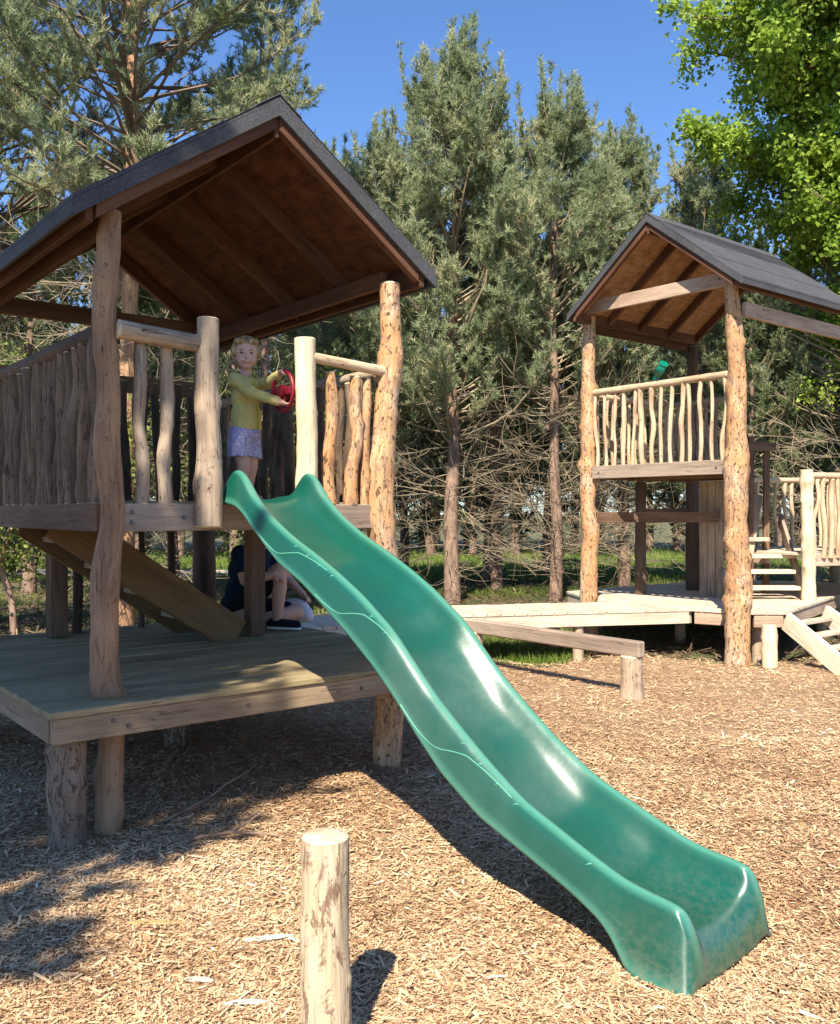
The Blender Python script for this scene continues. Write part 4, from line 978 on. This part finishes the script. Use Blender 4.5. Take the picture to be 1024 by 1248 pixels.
# --- child on the platform: x forward, y to her left
CH = empty('person', P1+U*.985+Vv*.53+Vector((0, 0, FZ)), R(-24))
tag(CH, 'small fair haired child in a yellow cardigan and lilac patterned shorts turning a red wheel', 'person')
toL = CH.matrix_basis.inverted() if False else (Matrix.Translation(CH.location) @ Matrix.Rotation(R(-24), 4, 'Z')).inverted()
wheelc = Vector(sw.location)
tR = toL @ (wheelc-Vv*.075+Vector((0, 0, -.09))-U*.0)      # hand low on the near side of the rim
tL = toL @ (wheelc-Vv*.02+Vector((0, 0, .112)))
hx = Vector((.015, 0, 0))
sh = {-1: Vector((.0, -.098, .70)), 1: Vector((.015, .098, .70))}
def elbow(a, b, L1, L2, drop):
    v = b-a; D = min(v.length, (L1+L2)*.985); u = v.normalized(); x = (L1*L1-L2*L2+D*D)/(2*D); h = math.sqrt(max(0, L1*L1-x*x))
    drop = Vector(drop); drop = (drop-u*drop.dot(u)).normalized(); return a+u*x+drop*h
bd = MB()
# legs and feet
for s in (-1, 1):
    hip = Vector((-.005, .048*s, .37)); kn_ = Vector((.012+.02*(s < 0), .05*s, .21)); an = Vector((-.012+.03*(s < 0), .05*s, .045))
    bd.chain([hip, hip.lerp(kn_, .5), kn_, kn_.lerp(an, .35)+Vector((-.006, 0, 0)), an], [.058, .050, .038, .036, .024])
    bd.cap(an+Vector((-.015, 0, -.02)), .022, an+Vector((.07, .005*s, -.028)), .018)
# trunk
bd.ell((0, 0, .40), (.066, .086, .065)); bd.ell((.008, 0, .47), (.064, .076, .08)); bd.ell((.004, 0, .56), (.056, .070, .09)); bd.ell((0, 0, .655), (.050, .082, .060))
bd.cap((0, 0, .70), .034, (.012, -.004, .765), .032)
# arms
arm = {}
for s, tgt in ((-1, tR), (1, tL)):
    d0 = (tgt-sh[s]).normalized(); wr = tgt-d0*.050
    e = elbow(sh[s], wr, .155, .135, (-.25, .3*s, -1)); arm[s] = (sh[s], e, wr)
    bd.chain([sh[s], sh[s].lerp(e, .5), e, e.lerp(wr, .35), wr], [.036, .031, .026, .025, .017])
    fd_ = (wr-e).normalized(); pn = Vector((.2, .25 if s < 0 else -.45, .6 if s < 0 else -.9)); hand.pn = tuple(pn)
    hand(bd, wr, (tgt-wr).normalized()*.8+fd_*.4, pn, .74, .8, -s)
# head, turned to the camera
hq = Matrix.Rotation(R(-52), 3, 'Z') @ Matrix.Rotation(R(4), 3, 'Y'); hc = Vector((.012, -.006, .855))
H = lambda x, y, z: hc+hq @ Vector((x, y, z))
bd.ell(H(-.008, 0, .018), (.086, .072, .084), hq, 18, 12); bd.ell(H(.020, 0, -.028), (.058, .056, .058), hq, 16, 10); bd.ell(H(.042, 0, -.066), (.026, .028, .022), hq)
for s in (-1, 1):
    bd.ell(H(.048, .030*s, -.034), (.026, .024, .024), hq); bd.ell(H(-.004, .072*s, -.012), (.012, .008, .019), hq)
bd.ell(H(.078, 0, -.018), (.013, .010, .011), hq, 10, 8); bd.cap(H(.074, 0, .008), .006, H(.080, 0, -.014), .008)
bd.cap(H(.070, -.016, -.045), .006, H(.070, .016, -.045), .006)
def face(v, n):
    q = hq.transposed() @ (v-hc)
    if q.x > .03:
        for s in (-1, 1):
            d = (q.y-.029*s)**2/.0147**2+(q.z-.006)**2/.0105**2
            if d < 4: v = v-hq @ Vector((.0065*math.exp(-d), 0, 0))
        d = q.y**2/.024**2+(q.z+.046)**2/.006**2
        if d < 4: v = v-hq @ Vector((.004*math.exp(-d), 0, 0))
    return v
body = bd.voxel('body', M['skin'], CH, .0052, 3, face)
eyem = plain('eye_dark', (.05, .035, .03), .3, .05, 20, .5); lip = plain('lip', (.50, .16, .14), .5, .05); teeth = plain('teeth', (.8, .76, .7), .35, .03)
for s in (-1, 1):
    mb = MB(); mb.ell(H(.0715, .029*s, .005), (.006, .0095, .0045), hq, 10, 7); mb.build('eye', eyem, body, smooth=True)
    mb = MB(); mb.tube([H(.074, .016*s, .020), H(.077, .029*s, .024), H(.068, .042*s, .019)], .0022, .0016, 5); mb.build('eyebrow', plain('brow', (.30, .19, .10), .9), body, smooth=True)
mb = MB(); mb.tube([H(.066, -.024, -.040), H(.076, -.012, -.047), H(.079, 0, -.049), H(.076, .012, -.047), H(.066, .024, -.040)], .0048, .0048, 6, cap=True); mb.build('mouth', lip, body, smooth=True)
mb = MB(); mb.tube([H(.072, -.016, -.0435), H(.0800, -.007, -.0465), H(.0805, .007, -.0465), H(.072, .016, -.0435)], .0028, .0028, 6, cap=True); mb.build('teeth', teeth, body, smooth=True)
# hair: short, fair, with strands
hm, nt, b = mat('fair_hair'); tc = nt.nodes.new('ShaderNodeTexCoord'); n_ = nz(nt, mapped(nt, tc.outputs['Object'], (70, 70, 14)), 1, 4, .6, .5)
nt.links.new(ramp(nt, n_, [(.3, (.17, .10, .045)), (.5, (.34, .22, .10)), (.7, (.52, .37, .19))]), b.inputs['Base Color']); b.inputs['Roughness'].default_value = .55
hr = MB()
hr.ell(H(-.018, 0, .030), (.088, .079, .082), hq, 18, 12); hr.ell(H(-.042, 0, -.012), (.058, .070, .070), hq, 16, 10)
for s in (-1, 1): hr.ell(H(.006, .068*s, .022), (.034, .014, .042), hq); hr.ell(H(.046, .034*s, .074), (.034, .036, .020), hq)
def hairdisp(v, n):
    q = hq.transposed() @ (v-hc); a = math.atan2(q.y, q.x)
    return v+n*(.0035*math.sin(a*26+noise.noise(q*30)*4)+.004*noise.noise(q*45))
def hclip(v, n):
    v = hairdisp(v, n); q = hq.transposed() @ (v-hc)
    if q.x > .045 and q.z < .052: v = hc+hq @ Vector((.045-(q.x-.045)*.8, q.y*.9, q.z))
    return v
hr.voxel('hair', hm, body, .006, 2, hclip)
# cardigan
cg = MB()
cg.ell((.004, 0, .685), (.070, .106, .055)); cg.ell((.006, 0, .60), (.078, .094, .10)); cg.ell((.012, 0, .50), (.086, .100, .095)); cg.ell((.006, 0, .445), (.090, .106, .060))
for s in (-1, 1):
    a, e, w = arm[s]; cg.chain([a, a.lerp(e, .5), e, e.lerp(w, .4), e.lerp(w, .80)], [.043, .037, .033, .031, .027])
def cgd(v, n): return v+n*(.006*noise.noise(v*16)+.003*noise.noise(Vector((v.x*30, v.y*30, v.z*60))))
card = cg.voxel('cardigan', fabric('yellow_knit', (.58, .50, .19)), CH, .0065, 3, cgd)
mb = MB()
for k in range(4): mb.ell((.097-.004*abs(k-1.5)-.02*(k == 3), -.012, .47+.055*k), (.004, .007, .007))
mb = MB(); pts = [Vector((.102, -.01, .42)), Vector((.104, -.01, .50)), Vector((.095, -.01, .60)), Vector((.074, -.01, .69)), Vector((.045, -.01, .735))]
mb.tube(pts, .006, .006, 6); mb.build('button_band', fabric('yellow_trim', (.50, .42, .06)), card, smooth=True)
# shorts
sk = MB()
sk.ell((0, 0, .40), (.092, .106, .06))
for s in (-1, 1): sk.chain([(0, .045*s, .40), (.002, .052*s, .32), (.004, .055*s, .265)], [.068, .068, .070])
def skd(v, n):
    if v.z < .262: v = Vector((v.x, v.y, .262))
    return v+n*(.006*math.sin(math.atan2(v.y, v.x)*11)*max(0, (.40-v.z)/.14)+.003*noise.noise(v*25))
sk.voxel('shorts', fabric('lilac_print', (.34, .32, .52), (.62, .58, .72), 75), CH, .0065, 2, skd)
# shoes
for s in (-1, 1):
    an = Vector((-.012+.03*(s < 0), .05*s, .045)); mb = MB(); mb.cap(an+Vector((-.018, 0, -.020)), .027, an+Vector((.075, .005*s, -.024)), .023)
    mb.voxel('shoe', plain('shoe_pink', (.45, .2, .25), .6), CH, .006, 2, lambda v, n: Vector((v.x, v.y, max(v.z, .0))))

# --- adult sitting on the low deck, x forward (towards picture right)
AD = empty('person', (-1.33, 6.86, .645), R(-20))
tag(AD, 'adult in a dark navy top sitting under the near hut with one knee raised', 'person')
ab = MB()
hipc = Vector((0, 0, .12)); chest = Vector((.07, 0, .52)); neck = Vector((.14, 0, .66)); headc = Vector((.22, 0, .76))
ab.ell(hipc, (.15, .18, .13)); ab.ell((.02, 0, .26), (.125, .155, .14)); ab.ell((.05, 0, .42), (.13, .175, .15)); ab.ell((.08, 0, .54), (.11, .19, .10))
ab.cap(chest+Vector((.04, 0, .06)), .065, headc-Vector((.02, 0, .06)), .055); ab.ell(headc+Vector((.01, 0, .02)), (.10, .078, .105)); ab.ell(headc+Vector((.06, 0, -.04)), (.055, .055, .06))
# near leg: knee up, foot flat; far leg folded flat
nk = Vector((.36, -.10, .435)); nf = Vector((.34, -.10, .07))
ab.chain([(.03, -.10, .12), (.20, -.11, .30), nk, nk+Vector((-.0, 0, -.13)), nf], [.095, .080, .056, .055, .036])
fk = Vector((.36, .16, .10)); ff = Vector((.14, -.16, .06))
ab.chain([(.03, .10, .10), fk, (.26, .0, .075), ff], [.09, .058, .050, .034]); ab.cap(ff, .035, ff+Vector((-.07, -.08, -.02)), .026)
ab.cap((-.02, -.12, .09), .075, (.20, -.20, .075), .06)
# near arm resting on the raised knee, far arm on the deck
s0 = Vector((.09, -.19, .545)); e0 = Vector((.17, -.26, .36)); w0 = Vector((.355, -.17, .40))
ab.chain([s0, s0.lerp(e0, .5), e0, e0.lerp(w0, .4), w0], [.062, .050, .042, .040, .028])
hand.pn = (.1, .5, -1); hand(ab, w0, Vector((.8, .25, -.2)), Vector((.1, .5, -1)), 1.05, .7, 1)
s1 = Vector((.09, .19, .545)); e1 = Vector((.22, .27, .34)); w1 = Vector((.38, .24, .22))
ab.chain([s1, e1, w1], [.060, .042, .028]); hand.pn = (0, -.4, -1); hand(ab, w1, Vector((.8, -.3, -.3)), Vector((0, -.4, -1)), 1.05, .6, -1)
adb = ab.voxel('body', M['skin_adult'], AD, .009, 4)
tp = MB(); tp.ell((-.01, 0, .15), (.165, .195, .13)); tp.ell((.02, 0, .27), (.145, .175, .15)); tp.ell((.05, 0, .42), (.15, .19, .16)); tp.ell((.08, 0, .53), (.125, .205, .10))
tp.cap(s0, .075, s0.lerp(e0, .55), .066); tp.cap(s1, .075, s1.lerp(e1, .55), .066)
tp.voxel('top', fabric('navy_top', (.008, .022, .042)), AD, .010, 3, lambda v, n: v+n*.008*noise.noise(v*9))
sp = MB(); sp.chain([(.03, -.10, .13), (.17, -.11, .27), (.27, -.105, .36)], [.105, .095, .085]); sp.chain([(.03, .10, .11), (.27, .14, .10)], [.10, .085]); sp.ell((0, 0, .13), (.16, .19, .12))
sp.voxel('shorts', fabric('black_shorts', (.012, .012, .014)), AD, .010, 2, lambda v, n: v+n*.006*noise.noise(v*12))
ah = MB(); ah.ell(headc+Vector((-.015, 0, .04)), (.112, .090, .105)); ah.voxel('hair', plain('brown_hair', (.06, .035, .02), .6), adb, .01, 2)
for (p, q) in ((nf+Vector((-.035, 0, -.03)), nf+Vector((.16, 0, -.035))),):
    mb = MB(); mb.cap(p, .042, q, .034); shoe = mb.voxel('shoe', fabric('dark_canvas', (.012, .012, .02)), AD, .008, 2, lambda v, n: Vector((v.x, v.y, max(v.z, .012))))
    mb = MB(); mb.cap(p+Vector((0, 0, -.028)), .044, q+Vector((0, 0, -.022)), .037); mb.voxel('sole', plain('pale_sole', (.55, .58, .5), .7), shoe, .008, 1, lambda v, n: Vector((v.x, v.y, min(max(v.z, .002), .020))))
# bag beside the adult
bg = empty('bag', (-.98, 7.05, .64), R(-15)); tag(bg, 'white and navy bag on the deck beyond the seated adult', 'bag')
mb = MB(); mb.cap((-.08, 0, .075), .072, (.10, 0, .07), .066); mb.ell((0, 0, .12), (.13, .07, .07))
bb_ = mb.voxel('bag_body', fabric('white_canvas', (.55, .55, .60)), bg, .01, 3, lambda v, n: Vector((v.x, v.y, max(v.z, .004)))+n*.008*noise.noise(v*14))
mb = MB(); mb.cap((-.05, -.035, .085), .048, (.05, -.035, .095), .044); mb.voxel('pocket', fabric('navy_canvas', (.02, .025, .10)), bb_, .009, 2)
mb = MB(); mb.tube([Vector((.09*math.cos(a), 0, .15+.12*math.sin(a))) for a in [math.pi*i/12 for i in range(13)]], .008, .008, 6); mb.build('strap', fabric('navy_canvas', (.02, .025, .10)), bb_, smooth=True)

# bolts, fallen sticks and pale splinters
bm_ = plain('bolt_steel', (.10, .09, .085), .5, .2, 60, .5)
def bolt(parent, p, d):
    mb = MB(); p = Vector(p); mb.tube([p, p+Vector(d)*.010], .011, .009, 8, cap=True); mb.build('bolt', bm_, parent)
for p in [(.10, -.028, 1.50), (.10, -.028, 1.45), (1.50, -.028, 1.50), (1.50, -.028, 1.45), (.36, -.028, 1.475)]: bolt(T1, p, (0, -1, 0))
for p in [(-.05, -.1975, .57), (.02, -.1975, .535), (.62, -.1975, .55), (1.3, -.1975, .55), (1.9, -.1975, .57)]: bolt(D1, p, (0, -1, 0))
for p in [(-.1225, .12, 3.79), (-.1225, 1.76, 3.80)]: bolt(T2, p, (-1, 0, 0))
for p in [(-.0525, .2, 1.945), (-.0525, 1.7, 1.945)]: bolt(T2, p, (-1, 0, 0))
for i, (x, y, L, a, c, lab) in enumerate([(-.53, 3.16, .085, 5, (.86, .80, .68), 'pale wood splinter left of the foreground log, the longest one'), (-.70, 2.88, .05, -12, (.80, .72, .58), 'short pale wood splinter lying left of the foreground log near the picture bottom'),
        (-.52, 2.74, .07, 8, (.80, .74, .62), 'pale flat wood splinter at the foot of the foreground log'), (-.95, 3.28, .10, 6, (.66, .46, .20), 'yellowish split strip of wood in the bark at lower left')]):
    t = empty('wood_splinter', (x, y, gh(x, y)+.018), R(a)); tag(t, lab, 'wood splinter')
    rs = random.Random(i+5); mb = MB(); n = 7; vs = []
    for k in range(n+1):
        u = k/n*2-1; w = .011*(1-abs(u)**2.5)*rs.uniform(.7, 1.1)+.002; zz = .004*math.sin(u*2+i)
        vs += [(u*L, -w, zz), (u*L, w, zz+.002), (u*L, w*.7, zz+.007), (u*L, -w*.7, zz+.006)]
    fs = [(4*k+j, 4*k+(j+1) % 4, 4*k+4+(j+1) % 4, 4*k+4+j) for k in range(n) for j in range(4)]+[(3, 2, 1, 0), (4*n, 4*n+1, 4*n+2, 4*n+3)]
    mb.add(vs, fs, [(v[1], v[2], v[0]) for v in vs]); mb.build('strip', wood('splinter_wood', [tuple(v*.45 for v in c), tuple(v*.62 for v in c), tuple(v*.7 for v in c)], 1, .3), t)
for i, (x0, y0, a, L, lab) in enumerate([(-1.22, 4.35, 38, .75, 'long curved fallen stick on the shaded bark beside the post of the near hut'), (-1.05, 4.05, 25, .5, 'shorter thin stick in the bark in front of the near deck'), (-.80, 3.75, 60, .35, 'forked dry twig at the edge of the shade before the near deck')]):
    rs = random.Random(40+i); t = empty('fallen_stick', (x0, y0, gh(x0, y0)+.022)); tag(t, lab, 'stick')
    pts, d = bend(rs, Vector((0, 0, 0)), Vector((math.cos(R(a)), math.sin(R(a)), .04)), L, 7, .14, -.004)
    mb = MB(); mb.tube(pts, .009, .004, 7, cap=True); q, _ = bend(rs, pts[3], d+Vector((-.5, .6, .1)), L*.4, 4, .1, 0); mb.tube(q, .005, .002, 6)
    mb.build('twig', M['bark'], t, smooth=True)
